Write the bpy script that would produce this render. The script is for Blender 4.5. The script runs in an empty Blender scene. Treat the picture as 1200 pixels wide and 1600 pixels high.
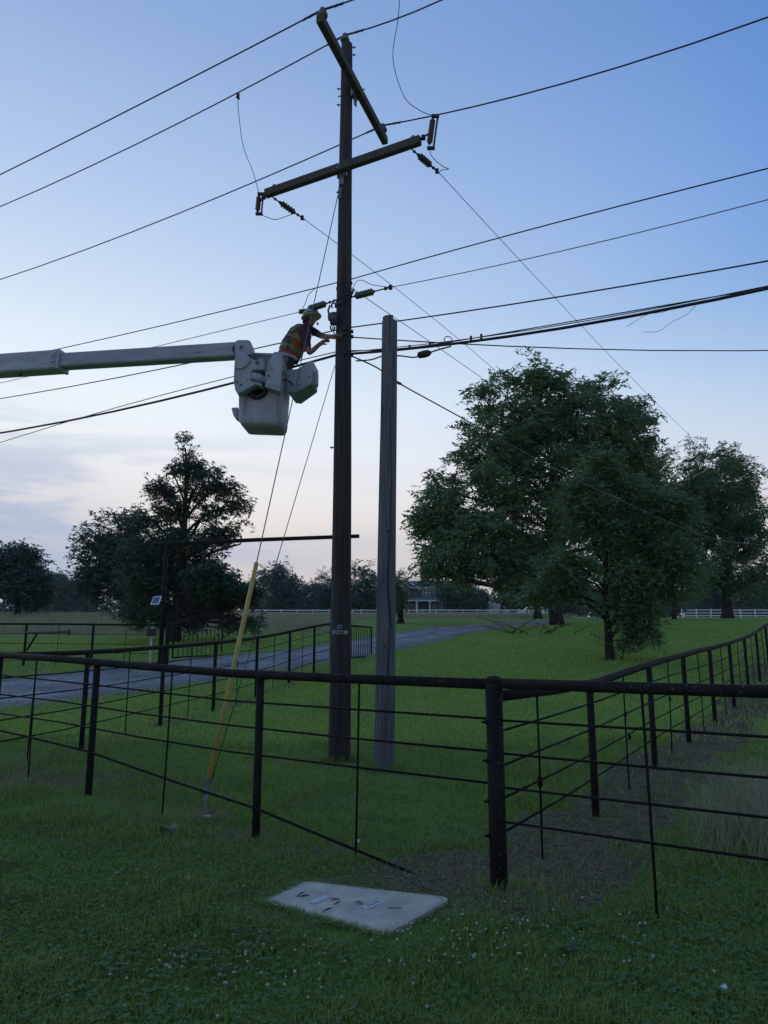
import bpy, math, random
import numpy as np
from mathutils import Vector, Matrix

random.seed(7)
RNG = np.random.default_rng(11)
sc = bpy.context.scene
C = sc.collection

# ------------------------------------------------------------------ camera
F = 1109.0                      # focal length in photo pixels (1200 wide)
PIT = math.atan(200.0 / F)      # horizon lies 200 px below the picture centre
H = 1.6
cam_d = bpy.data.cameras.new('camera')
cam_d.sensor_fit = 'HORIZONTAL'
cam_d.sensor_width = 36.0
cam_d.lens = 36.0 * F / 1200.0
cam_d.clip_start = 0.05
cam_d.clip_end = 3000.0
cam = bpy.data.objects.new('camera', cam_d)
C.objects.link(cam)
cam.location = (0, 0, H)
cam.rotation_euler = (math.pi / 2 + PIT, 0, 0)
sc.camera = cam

# ------------------------------------------------------------------ sky, sun, exposure
SUN_AZ = math.radians(-32)      # sunset glow: left of straight ahead (+Y)
SUN_EL = math.radians(4.0)
world = bpy.data.worlds.new('World')
sc.world = world
world.use_nodes = True
nt = world.node_tree
for n in list(nt.nodes):
    nt.nodes.remove(n)


def N(tree, kind, **kw):
    n = tree.nodes.new(kind)
    for k, v in kw.items():
        if k.startswith('i_'):
            n.inputs[k[2:].replace('_', ' ')].default_value = v
        else:
            setattr(n, k, v)
    return n


def build_world():
    t = nt
    L = t.links.new
    out = N(t, 'ShaderNodeOutputWorld')
    bg = N(t, 'ShaderNodeBackground')
    bg.inputs['Strength'].default_value = 1.0
    L(bg.outputs[0], out.inputs['Surface'])
    sky = N(t, 'ShaderNodeTexSky', sky_type='NISHITA')
    sky.sun_disc = False
    sky.sun_elevation = SUN_EL
    sky.sun_rotation = SUN_AZ
    sky.air_density = 1.0
    sky.dust_density = 0.6
    sky.ozone_density = 2.5
    sk = N(t, 'ShaderNodeVectorMath', operation='SCALE')
    sk.inputs['Scale'].default_value = 0.12
    L(sky.outputs[0], sk.inputs[0])
    tc = N(t, 'ShaderNodeTexCoord')
    sep = N(t, 'ShaderNodeSeparateXYZ')
    L(tc.outputs['Generated'], sep.inputs[0])
    def ramp_of(stops, src):
        r_ = N(t, 'ShaderNodeValToRGB')
        cr = r_.color_ramp
        cr.interpolation = 'EASE'
        cr.interpolation = 'LINEAR'
        cr.elements[0].position = stops[0][0]
        cr.elements[0].color = (*stops[0][1], 1)
        cr.elements[1].position = stops[-1][0]
        cr.elements[1].color = (*stops[-1][1], 1)
        for p, c in stops[1:-1]:
            e_ = cr.elements.new(p)
            e_.color = (*c, 1)
        L(src, r_.inputs[0])
        return r_.outputs[0]

    def grey(stops, src):
        return ramp_of([(p, (v, v, v)) for p, v in stops], src)

    def math_(op, a_, b_=None):
        n_ = N(t, 'ShaderNodeMath', operation=op)
        for i_, v_ in enumerate((a_, b_)):
            if v_ is None:
                continue
            if hasattr(v_, 'is_linked'):
                L(v_, n_.inputs[i_])
            else:
                n_.inputs[i_].default_value = v_
        return n_.outputs[0]
    # clear evening blue by elevation, and the pale veil lit by the set sun
    zs = sep.outputs['Z']
    blue = ramp_of([(0.0, (.30, .47, .72)), (.25, (.245, .44, .74)), (.43, (.165, .365, .745)), (.56, (.15, .325, .72)), (.68, (.125, .28, .64)), (1.0, (.115, .25, .58))], zs)
    veil = ramp_of([(0.0, (.62, .545, .57)), (.08, (.66, .59, .61)), (.125, (.71, .66, .665)), (.16, (.84, .775, .745)), (.20, (.87, .84, .845)), (.25, (.88, .90, .925)), (.33, (.88, .96, 1.02)), (1.0, (.84, .95, 1.04))], zs)
    hz = grey([(0.0, 1.0), (.25, 1.0), (.31, .95), (.43, .70), (.56, .49), (.68, .34), (.85, .20), (1.0, .12)], zs)
    low = grey([(0.0, 1.0), (.13, .85), (.25, .45), (.35, .18), (.45, 0.0), (1.0, 0.0)], zs)
    dot = N(t, 'ShaderNodeVectorMath', operation='DOT_PRODUCT')
    dot.inputs[1].default_value = (math.sin(SUN_AZ), math.cos(SUN_AZ), 0.0)
    L(tc.outputs['Generated'], dot.inputs[0])
    mr = N(t, 'ShaderNodeMapRange')
    mr.inputs['From Min'].default_value = 0.33
    mr.inputs['From Max'].default_value = 0.92
    L(dot.outputs['Value'], mr.inputs[0])
    k1 = math_('ADD', mr.outputs[0], math_('MULTIPLY', math_('SUBTRACT', 1.0, mr.outputs[0]), low))
    fac = math_('MULTIPLY', k1, hz)
    bv = N(t, 'ShaderNodeMix', data_type='RGBA')
    L(fac, bv.inputs[0])
    L(blue, bv.inputs[6])
    L(veil, bv.inputs[7])
    # the sky opposite the sunset is darker
    er_ = N(t, 'ShaderNodeMapRange')
    er_.inputs['From Min'].default_value = -1
    er_.inputs['From Max'].default_value = 0.45
    er_.inputs['To Min'].default_value = 0.62
    er_.inputs['To Max'].default_value = 1.08
    L(dot.outputs['Value'], er_.inputs[0])
    az = N(t, 'ShaderNodeVectorMath', operation='SCALE')
    L(bv.outputs[2], az.inputs[0])
    L(er_.outputs[0], az.inputs['Scale'])
    mix = N(t, 'ShaderNodeMix', data_type='RGBA')
    mix.inputs[0].default_value = 0.10
    L(az.outputs[0], mix.inputs[6])
    L(sk.outputs[0], mix.inputs[7])
    # thin streaky cloud low over the horizon: greyer blue bands and pale veils
    mp = N(t, 'ShaderNodeMapping')
    mp.inputs['Scale'].default_value = (2.2, 2.2, 15.0)
    mp.inputs['Rotation'].default_value = (0.05, 0.03, 0.4)
    L(tc.outputs['Generated'], mp.inputs[0])
    ns = N(t, 'ShaderNodeTexNoise')
    ns.inputs['Scale'].default_value = 1.25
    ns.inputs['Detail'].default_value = 5.0
    ns.inputs['Roughness'].default_value = 0.55
    ns.inputs['Distortion'].default_value = 0.5
    L(mp.outputs[0], ns.inputs['Vector'])
    nr = N(t, 'ShaderNodeMapRange', interpolation_type='SMOOTHSTEP')
    nr.inputs['From Min'].default_value = 0.42
    nr.inputs['From Max'].default_value = 0.66
    L(ns.outputs[0], nr.inputs[0])
    # only below about 20 degrees and fading at the very horizon
    er = N(t, 'ShaderNodeValToRGB')
    e = er.color_ramp
    e.elements[0].position = 0.02
    e.elements[0].color = (0.75, 0.75, 0.75, 1)
    e.elements[1].position = 0.34
    e.elements[1].color = (0, 0, 0, 1)
    x = e.elements.new(0.17)
    x.color = (1, 1, 1, 1)
    L(sep.outputs['Z'], er.inputs[0])
    m1 = N(t, 'ShaderNodeMath', operation='MULTIPLY')
    L(nr.outputs[0], m1.inputs[0])
    L(er.outputs[0], m1.inputs[1])
    # the cloud bank lies mostly to the left of the sunset
    dl = N(t, 'ShaderNodeVectorMath', operation='DOT_PRODUCT')
    dl.inputs[1].default_value = (-0.87, 0.5, 0)
    L(tc.outputs['Generated'], dl.inputs[0])
    lr = N(t, 'ShaderNodeMapRange', interpolation_type='SMOOTHSTEP')
    lr.inputs['From Min'].default_value = 0.40
    lr.inputs['From Max'].default_value = 0.92
    lr.inputs['To Min'].default_value = 0.12
    lr.inputs['To Max'].default_value = 1.0
    L(dl.outputs['Value'], lr.inputs[0])
    m2 = N(t, 'ShaderNodeMath', operation='MULTIPLY')
    L(m1.outputs[0], m2.inputs[0])
    L(lr.outputs[0], m2.inputs[1])
    bl = N(t, 'ShaderNodeMapRange', interpolation_type='SMOOTHSTEP')
    bl.inputs['From Min'].default_value = 0.66
    bl.inputs['From Max'].default_value = 0.86
    L(dl.outputs['Value'], bl.inputs[0])
    bank = math_('MULTIPLY', bl.outputs[0], grey([(0.0, .95), (.10, .95), (.19, .35), (.26, 0.0), (1.0, 0.0)], zs))
    m3 = N(t, 'ShaderNodeMath', operation='MULTIPLY')
    m3.inputs[1].default_value = 0.9
    L(math_('MAXIMUM', m2.outputs[0], bank), m3.inputs[0])
    cl = N(t, 'ShaderNodeMix', data_type='RGBA')
    L(m3.outputs[0], cl.inputs[0])
    L(mix.outputs[2], cl.inputs[6])
    cl.inputs[7].default_value = (0.355, 0.47, 0.67, 1)
    L(cl.outputs[2], bg.inputs['Color'])


build_world()
sun_d = bpy.data.lights.new('sun', 'SUN')
sun_d.energy = 0.12
sun_d.angle = math.radians(25)
sun_d.color = (1.0, 0.86, 0.74)
sun = bpy.data.objects.new('sun', sun_d)
C.objects.link(sun)
sdir = Vector((math.sin(SUN_AZ) * math.cos(SUN_EL), math.cos(SUN_AZ) * math.cos(SUN_EL), math.sin(SUN_EL)))
sun.rotation_euler = (-sdir).to_track_quat('-Z', 'Y').to_euler()
sc.view_settings.view_transform = 'Standard'
sc.view_settings.look = 'None'
sc.view_settings.exposure = 0.0
sc.view_settings.gamma = 1.0
sc.view_settings.use_curve_mapping = False
sc.render.engine = 'CYCLES'
sc.cycles.max_bounces = 5
sc.cycles.diffuse_bounces = 3
sc.cycles.volume_bounces = 1
sc.cycles.use_denoising = True

# ------------------------------------------------------------------ photo measuring helpers
CP, SP = math.cos(PIT), math.sin(PIT)


def ray(px, py):
    a = (px - 600) / F
    b = (800 - py) / F
    return Vector((a, CP - b * SP, SP + b * CP))


def at(px, py, Y):
    d = ray(px, py)
    return Vector((0, 0, H)) + d * (Y / d.y)


GY = [0, 5, 7, 10, 12.3, 14, 16, 18.5, 21.5, 24, 30, 40, 50, 60, 80, 115, 150, 300, 700, 3000]
GZ = [0, 0, .01, .06, .14, .25, .36, .52, .85, 1.03, 1.47, 2.2, 2.75, 3.3, 4.0, 5.15, 6.4, 9.5, 12, 12]
_fy = np.concatenate([np.arange(0, 160, .25), np.arange(160, 3001, 5.)])
_fz = np.interp(_fy, GY, GZ)
for _ in range(2):
    k = 9
    pad = np.pad(_fz[:640], (k // 2, k // 2), mode='edge')
    _fz[:640] = np.convolve(pad, np.ones(k) / k, mode='valid')


def sstep(x):
    x = np.clip(x, 0, 1)
    return x * x * (3 - 2 * x)


def g(x, y):
    """height of the lawn; works on arrays"""
    x = np.asarray(x, float)
    y = np.asarray(y, float)
    z = np.interp(y, _fy, _fz)
    side = sstep((np.abs(x + .2) - 1.3) / 2.6) * .10 * np.exp(-((y - 8.5) / 5.0) ** 2)
    bump = .012 * np.sin(x * 1.9 + .7 * y) * np.sin(y * 1.3 - .4 * x) + .008 * np.sin(x * 4.3 + 1) * np.sin(y * 3.7)
    return z + side + bump


def gz(x, y):
    return float(g(x, y))


def G(px, py):
    d = ray(px, py)
    o = Vector((0, 0, H))
    lo = None
    t = 1.0
    while t < 1500:
        p = o + d * t
        if p.z < gz(p.x, p.y):
            lo = t / 1.02
            hi = t
            for _ in range(30):
                m = (lo + hi) / 2
                q = o + d * m
                if q.z < gz(q.x, q.y):
                    hi = m
                else:
                    lo = m
            return o + d * hi
        t *= 1.02
    return o + d * 200


def vnoise(x, y, seed=0):
    """smooth value noise on arrays, 0..1"""
    xi = np.floor(x).astype(np.int64)
    yi = np.floor(y).astype(np.int64)
    fx = x - xi
    fy = y - yi
    fx = fx * fx * (3 - 2 * fx)
    fy = fy * fy * (3 - 2 * fy)

    def h(a, b):
        n = (a * 374761393 + b * 668265263 + seed * 982451653) & 0x7fffffff
        n = ((n ^ (n >> 13)) * 1274126177) & 0x7fffffff
        return ((n ^ (n >> 16)) & 0xffff) / 65535.0
    return (h(xi, yi) * (1 - fx) * (1 - fy) + h(xi + 1, yi) * fx * (1 - fy) + h(xi, yi + 1) * (1 - fx) * fy + h(xi + 1, yi + 1) * fx * fy)


def fbm(x, y, seed=0, oct=3):
    v = 0
    a = .5
    s = 0
    for i in range(oct):
        v = v + a * vnoise(x * 2 ** i, y * 2 ** i, seed + i)
        s += a
        a *= .5
    return v / s


# ------------------------------------------------------------------ materials
MATS = {}


def mat(name, col, rough=.8, col2=None, scale=6.0, stretch=(1, 1, 1), bump=0.0, bscale=None, metallic=0.0, detail=5.0, island=None,
        spec=0.5, lo=.35, hi=.65, speck=None, transl=0.0):
    if name in MATS:
        return MATS[name]
    m = bpy.data.materials.new(name)
    m.use_nodes = True
    t = m.node_tree
    L = t.links.new
    b = t.nodes['Principled BSDF']
    b.inputs['Base Color'].default_value = (*col, 1)
    b.inputs['Roughness'].default_value = rough
    b.inputs['Metallic'].default_value = metallic
    b.inputs['Specular IOR Level'].default_value = spec
    csock = None
    if col2 is not None or bump:
        tc = N(t, 'ShaderNodeTexCoord')
        mp = N(t, 'ShaderNodeMapping')
        mp.inputs['Scale'].default_value = stretch
        L(tc.outputs['Object'], mp.inputs[0])
        ns = N(t, 'ShaderNodeTexNoise')
        ns.inputs['Scale'].default_value = scale
        ns.inputs['Detail'].default_value = detail
        ns.inputs['Roughness'].default_value = .6
        L(mp.outputs[0], ns.inputs['Vector'])
        if col2 is not None:
            mr = N(t, 'ShaderNodeMapRange')
            mr.inputs['From Min'].default_value = lo
            mr.inputs['From Max'].default_value = hi
            L(ns.outputs[0], mr.inputs[0])
            mx = N(t, 'ShaderNodeMix', data_type='RGBA')
            mx.inputs[6].default_value = (*col, 1)
            mx.inputs[7].default_value = (*col2, 1)
            L(mr.outputs[0], mx.inputs[0])
            csock = mx.outputs[2]
        if speck is not None:
            n3 = N(t, 'ShaderNodeTexNoise')
            n3.inputs['Scale'].default_value = speck[0]
            n3.inputs['Detail'].default_value = 2
            L(tc.outputs['Object'], n3.inputs['Vector'])
            r3 = N(t, 'ShaderNodeMapRange')
            r3.inputs['From Min'].default_value = speck[1]
            r3.inputs['From Max'].default_value = speck[1] + .06
            L(n3.outputs[0], r3.inputs[0])
            m3 = N(t, 'ShaderNodeMix', data_type='RGBA')
            L(csock, m3.inputs[6])
            m3.inputs[7].default_value = (*speck[2], 1)
            L(r3.outputs[0], m3.inputs[0])
            csock = m3.outputs[2]
        if bump:
            if bscale:
                n2 = N(t, 'ShaderNodeTexNoise')
                n2.inputs['Scale'].default_value = bscale
                n2.inputs['Detail'].default_value = 4
                L(mp.outputs[0], n2.inputs['Vector'])
            else:
                n2 = ns
            bp = N(t, 'ShaderNodeBump')
            bp.inputs['Strength'].default_value = bump
            bp.inputs['Distance'].default_value = .02
            L(n2.outputs[0], bp.inputs['Height'])
            L(bp.outputs[0], b.inputs['Normal'])
    if island is not None:
        ge = N(t, 'ShaderNodeNewGeometry')
        mx = N(t, 'ShaderNodeMix', data_type='RGBA')
        if csock is not None:
            L(csock, mx.inputs[6])
        else:
            mx.inputs[6].default_value = (*col, 1)
        mx.inputs[7].default_value = (*island, 1)
        mu = N(t, 'ShaderNodeMath', operation='MULTIPLY')
        mu.inputs[1].default_value = .8
        L(ge.outputs['Random Per Island'], mu.inputs[0])
        L(mu.outputs[0], mx.inputs[0])
        csock = mx.outputs[2]
    if csock is not None:
        L(csock, b.inputs['Base Color'])
    if transl > 0:
        tr = N(t, 'ShaderNodeBsdfTranslucent')
        if csock is not None:
            L(csock, tr.inputs['Color'])
        else:
            tr.inputs['Color'].default_value = (*col, 1)
        ms = N(t, 'ShaderNodeMixShader')
        ms.inputs[0].default_value = transl
        L(b.outputs[0], ms.inputs[1])
        L(tr.outputs[0], ms.inputs[2])
        L(ms.outputs[0], t.nodes['Material Output'].inputs['Surface'])
    MATS[name] = m
    return m


M_pipe = mat('rusty_pipe', (.010, .009, .010), .8, (.020, .016, .015), 9, (1, 1, 1), .25, 60, spec=.2, speck=(60, .63, (.075, .075, .075)))
M_rod = mat('rusty_rod', (.008, .007, .008), .8, (.017, .012, .011), 14, (1, 1, 1), .2, 80, spec=.2)
M_pole = mat('creosote_wood', (.054, .046, .043), .85, (.022, .019, .019), 5, (5, 5, .22), .5, 9)
M_oldpole = mat('weathered_wood', (.150, .160, .168), .9, (.066, .073, .080), 6, (6, 6, .25), .7, 12)
M_crack = mat('dark_crack', (.012, .011, .011), .95)
M_slot = mat('lid_recess', (.20, .18, .15), .95)
M_twig = mat('twig_bark', (.045, .035, .026), .9)
M_arm = mat('treated_timber', (.075, .073, .058), .85, (.04, .04, .033), 6, (3, 3, 3), .3, 20)
M_steel = mat('galvanised_steel', (.22, .23, .24), .5, (.13, .135, .14), 12, metallic=.6)
M_dark = mat('dark_metal', (.02, .02, .022), .5)
M_wire = mat('line_wire', (.02, .02, .022), .55)
M_wire_al = mat('aluminium_wire', (.10, .10, .11), .5, metallic=.3)
M_cable = mat('black_cable', (.012, .012, .014), .6)
M_drop = mat('grey_drop_cable', (.055, .06, .065), .5)
M_porc = mat('grey_porcelain', (.10, .11, .11), .25)
M_green_ins = mat('green_glass_insulator', (.05, .085, .07), .25)
M_brown_ins = mat('dark_polymer', (.03, .028, .03), .45)
M_guard = mat('yellow_plastic_guard', (.50, .36, .085), .55, (.42, .30, .07), 8)
M_white_grp = mat('white_fibreglass', (.34, .395, .45), .45, (.25, .295, .335), 4, (1, 1, .5), .05, 60, speck=(26, .66, (.14, .15, .16)), detail=8)
M_boom = mat('white_boom_paint', (.38, .43, .48), .45, (.26, .30, .335), 4, (.6, 2, 3), .04, 40, speck=(16, .66, (.16, .17, .18)), detail=8)
M_boom2 = mat('grey_boom_fibreglass', (.32, .36, .41), .5, (.23, .26, .30), 5, (.5, 2, 4), .03, 40)
M_black = mat('black_rubber', (.012, .012, .013), .6)
M_conc = mat('concrete', (.62, .55, .43), .9, (.40, .365, .30), 5, (1, 1, 1), .25, 120, speck=(220, .64, (.25, .225, .18)))
M_conc_l = mat('pale_stencil', (.68, .68, .66), .9, (.56, .56, .55), 60)
M_bark = mat('bark', (.035, .028, .024), .95, (.016, .013, .012), 7, (3, 3, .6), .6, 14)
M_white_fence = mat('white_board', (.82, .82, .80), .55, (.72, .72, .70), 2)


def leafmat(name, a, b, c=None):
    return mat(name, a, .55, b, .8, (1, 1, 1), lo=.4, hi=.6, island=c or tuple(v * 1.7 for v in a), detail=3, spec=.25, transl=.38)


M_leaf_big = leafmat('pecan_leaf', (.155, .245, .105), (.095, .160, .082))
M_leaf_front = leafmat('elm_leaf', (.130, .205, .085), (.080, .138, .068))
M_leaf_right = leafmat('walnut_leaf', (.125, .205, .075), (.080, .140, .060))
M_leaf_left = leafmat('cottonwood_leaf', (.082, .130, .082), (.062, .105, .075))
M_leaf_far = leafmat('far_leaf', (.095, .150, .100), (.072, .120, .090))


# ------------------------------------------------------------------ mesh builder
def mesh_np(name, V, Fq, material, parent=None, smooth=False):
    """V (n,3), Fq (m,k) with equal sized faces"""
    me = bpy.data.meshes.new(name)
    V = np.asarray(V, np.float32)
    Fq = np.asarray(Fq, np.int32)
    me.vertices.add(len(V))
    me.vertices.foreach_set('co', V.ravel())
    k = Fq.shape[1]
    me.loops.add(Fq.size)
    me.loops.foreach_set('vertex_index', Fq.ravel())
    me.polygons.add(len(Fq))
    me.polygons.foreach_set('loop_start', np.arange(0, Fq.size, k, dtype=np.int32))
    me.update(calc_edges=True)
    if smooth:
        me.polygons.foreach_set('use_smooth', np.ones(len(Fq), bool))
    me.materials.append(material)
    o = bpy.data.objects.new(name, me)
    C.objects.link(o)
    if parent is not None:
        o.parent = parent
    return o


def root_loc(o):
    while o.parent is not None:
        o = o.parent
    return Vector(o.location)


def frame(axis):
    a = Vector(axis).normalized()
    h = Vector((0, 0, 1)) if abs(a.z) < .95 else Vector((1, 0, 0))
    u = a.cross(h).normalized()
    v = u.cross(a).normalized()
    return a, u, v


class MB:
    def __init__(s):
        s.v = []
        s.f = []
        s.sm = []

    def _add(s, vs, fs, smooth=False):
        o = len(s.v)
        s.v += [Vector(p) for p in vs]
        s.f += [tuple(i + o for i in f) for f in fs]
        s.sm += [smooth] * len(fs)
        return s

    def box(s, c, size, rot=None, bevel=0.0):
        c = Vector(c)
        hx, hy, hz = [q / 2 for q in size]
        R = rot if rot is not None else Matrix.Identity(3)
        if bevel <= 0:
            vs = [c + R @ Vector((x, y, z)) for x in (-hx, hx) for y in (-hy, hy) for z in (-hz, hz)]
            fs = [(0, 1, 3, 2), (4, 6, 7, 5), (0, 4, 5, 1), (2, 3, 7, 6), (0, 2, 6, 4), (1, 5, 7, 3)]
            return s._add(vs, fs)
        b = min(bevel, hx * .9, hy * .9, hz * .9)
        pts = []
        idx = {}
        for sx in (-1, 1):
            for sy in (-1, 1):
                for sz in (-1, 1):
                    for ax in range(3):
                        q = [sx * hx, sy * hy, sz * hz]
                        for j in range(3):
                            if j != ax:
                                q[j] -= (sx, sy, sz)[j] * b
                        idx[(sx, sy, sz, ax)] = len(pts)
                        pts.append(c + R @ Vector(q))
        fs = []
        for ax in range(3):
            o1, o2 = [j for j in range(3) if j != ax]
            for sg in (-1, 1):
                q = []
                for a_, b_ in ((-1, -1), (1, -1), (1, 1), (-1, 1)):
                    k = [0, 0, 0]
                    k[ax] = sg
                    k[o1] = a_
                    k[o2] = b_
                    q.append(idx[(*k, ax)])
                fs.append(tuple(q))
        for ax in range(3):           # bevel strips along ax
            o1, o2 = [j for j in range(3) if j != ax]
            for a_ in (-1, 1):
                for b_ in (-1, 1):
                    k0 = [0, 0, 0]
                    k0[o1] = a_
                    k0[o2] = b_
                    k1 = list(k0)
                    k0[ax] = -1
                    k1[ax] = 1
                    fs.append((idx[(*k0, o1)], idx[(*k1, o1)], idx[(*k1, o2)], idx[(*k0, o2)]))
        for sx in (-1, 1):
            for sy in (-1, 1):
                for sz in (-1, 1):
                    fs.append(tuple(idx[(sx, sy, sz, a_)] for a_ in range(3)))
        return s._add(pts, fs)

    def tube(s, pts, rad, n=8, caps=True, smooth=True):
        pts = [Vector(p) for p in pts]
        if not hasattr(rad, '__len__'):
            rad = [rad] * len(pts)
        vs = []
        prev_u = None
        for i, p in enumerate(pts):
            d = (pts[min(i + 1, len(pts) - 1)] - pts[max(i - 1, 0)])
            a, u, v = frame(d)
            if prev_u is not None:
                u = (prev_u - a * prev_u.dot(a))
                u = u.normalized() if u.length > 1e-6 else frame(d)[1]
                v = u.cross(a).normalized()
            prev_u = u
            for k in range(n):
                t = 2 * math.pi * k / n
                vs.append(p + (u * math.cos(t) + v * math.sin(t)) * rad[i])
        fs = []
        for i in range(len(pts) - 1):
            for k in range(n):
                a0 = i * n + k
                a1 = i * n + (k + 1) % n
                fs.append((a0, a1, a1 + n, a0 + n))
        s._add(vs, fs, smooth)
        if caps:
            o = len(s.v) - len(vs)
            s.f.append(tuple(o + k for k in range(n))[::-1])
            s.sm.append(False)
            s.f.append(tuple(o + (len(pts) - 1) * n + k for k in range(n)))
            s.sm.append(False)
        return s

    def lathe(s, p0, axis, prof, n=12, smooth=True):
        """prof: list of (distance along axis, radius)"""
        a, u, v = frame(axis)
        p0 = Vector(p0)
        vs = []
        for d, r in prof:
            for k in range(n):
                t = 2 * math.pi * k / n
                vs.append(p0 + a * d + (u * math.cos(t) + v * math.sin(t)) * r)
        fs = []
        for i in range(len(prof) - 1):
            for k in range(n):
                a0 = i * n + k
                a1 = i * n + (k + 1) % n
                fs.append((a0, a1, a1 + n, a0 + n))
        fs.append(tuple(range(n))[::-1])
        fs.append(tuple((len(prof) - 1) * n + k for k in range(n)))
        return s._add(vs, fs, smooth)

    def sphere(s, c, r, n=10, m=7, sc_=(1, 1, 1)):
        prof = [(-math.cos(math.pi * i / m), math.sin(math.pi * i / m)) for i in range(m + 1)]
        vs = []
        for z, rr in prof:
            for k in range(n):
                t = 2 * math.pi * k / n
                vs.append(Vector(c) + Vector((math.cos(t) * max(rr, .02) * r * sc_[0], math.sin(t) * max(rr, .02) * r * sc_[1], z * r * sc_[2])))
        fs = []
        for i in range(m):
            for k in range(n):
                a0 = i * n + k
                a1 = i * n + (k + 1) % n
                fs.append((a0, a1, a1 + n, a0 + n))
        return s._add(vs, fs, True)

    def prism(s, poly, off):
        """poly: 3D points of a planar outline; off: extrusion vector"""
        n = len(poly)
        off = Vector(off)
        vs = [Vector(p) for p in poly] + [Vector(p) + off for p in poly]
        fs = [tuple(range(n)), tuple(range(n, 2 * n))[::-1]]
        for k in range(n):
            k2 = (k + 1) % n
            fs.append((k, k + n, k2 + n, k2))
        return s._add(vs, fs)

    def loft(s, rings, smooth=True, cap=True):
        n = len(rings[0])
        vs = [p for r in rings for p in r]
        fs = []
        for i in range(len(rings) - 1):
            for k in range(n):
                a0 = i * n + k
                a1 = i * n + (k + 1) % n
                fs.append((a0, a1, a1 + n, a0 + n))
        if cap:
            fs.append(tuple(range(n))[::-1])
            fs.append(tuple((len(rings) - 1) * n + k for k in range(n)))
        return s._add(vs, fs, smooth)

    def build(s, name, material, parent=None, bevel=0):
        org = root_loc(parent) if parent is not None else Vector((0, 0, 0))
        me = bpy.data.meshes.new(name)
        me.from_pydata([tuple(p - org) for p in s.v], [], s.f)
        me.polygons.foreach_set('use_smooth', s.sm)
        me.materials.append(material)
        me.update()
        import bmesh
        bm = bmesh.new()
        bm.from_mesh(me)
        bmesh.ops.recalc_face_normals(bm, faces=bm.faces)
        bm.to_mesh(me)
        bm.free()
        o = bpy.data.objects.new(name, me)
        C.objects.link(o)
        if parent is not None:
            o.parent = parent
        if bevel:
            bv = o.modifiers.new('bevel', 'BEVEL')
            bv.width = bevel
            bv.segments = 3
            bv.limit_method = 'ANGLE'
            bv.angle_limit = math.radians(35)
        return o


def tag(o, label, cat, group=None, kind=None):
    if label:
        o['label'] = label
    if cat:
        o['category'] = cat
    if group:
        o['group'] = group
    if kind:
        o['kind'] = kind
    return o


def thing(name, label, cat, loc=(0, 0, 0), group=None):
    o = bpy.data.objects.new(name, None)
    C.objects.link(o)
    o.location = loc
    return tag(o, label, cat, group)


def rotz(a):
    return Matrix.Rotation(a, 3, 'Z')


# ------------------------------------------------------------------ layout lines (plan)
A_T = Vector((.75, 4.985))                     # junction post in front
A_DIR = Vector((1.0, -.665)).normalized()      # the road fence runs left-far to right-near
R_DIR = Vector((.65, 1.0)).normalized()        # side fence running back on the right
A_LEFT = A_T - A_DIR * 6.28
A_RIGHT = A_T + A_DIR * 4.4
B_PTS = [A_LEFT, Vector((-4.08, 9.977)), Vector((-3.74, 12.297)), Vector((-3.25, 13.95)), Vector((-2.82, 16.075)), Vector((-2.40, 18.4)), Vector((-1.95, 20.2)),
         Vector((-1.24, 22.0))]
ARCH_L = Vector((-6.55, 21.2))
ARCH_R = Vector((-1.18, 22.15))
R_END = A_T + R_DIR * 23.0


def seg_dist(x, y, a, b):
    ax, ay = a
    bx, by = b
    dx, dy = bx - ax, by - ay
    L2 = dx * dx + dy * dy
    t = np.clip(((x - ax) * dx + (y - ay) * dy) / L2, 0, 1)
    return np.hypot(x - ax - t * dx, y - ay - t * dy)


# driveway outline from its two edges
drive_far = [(-60, 1066), (0, 1061), (120, 1048), (240, 1036), (337, 1026), (450, 1016), (520, 1006), (592, 993), (640, 986), (683, 979), (770, 973), (857, 969.5), (872, 969)]
drive_near = [(-60, 1118), (0, 1106), (120, 1092), (240, 1076), (337, 1061), (450, 1044), (520, 1033), (560, 1027), (640, 1010), (683, 1001), (745, 988), (813, 980), (862, 976.5)]


def drive_edges():
    a = [G(*p) for p in drive_far]
    b = [G(*p) for p in drive_near]
    return a, b


DRV_A, DRV_B = drive_edges()
DRV_POLY = [(p.x, p.y) for p in DRV_A] + [(p.x, p.y) for p in DRV_B[::-1]]


def in_poly(x, y, poly):
    r = np.zeros(x.shape, bool)
    n = len(poly)
    for i in range(n):
        x0, y0 = poly[i]
        x1, y1 = poly[(i + 1) % n]
        c = ((y0 > y) != (y1 > y)) & (x < (x1 - x0) * (y - y0) / (y1 - y0 + 1e-12) + x0)
        r ^= c
    return r


LID_C = Vector(((-.734 - .532 + .385 + .035) / 4, (4.757 + 5.085 + 4.757 + 4.289) / 4))
LID_PTS = [G(402, 1411), G(474, 1379.5), G(707, 1410), G(604, 1466)]


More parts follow.
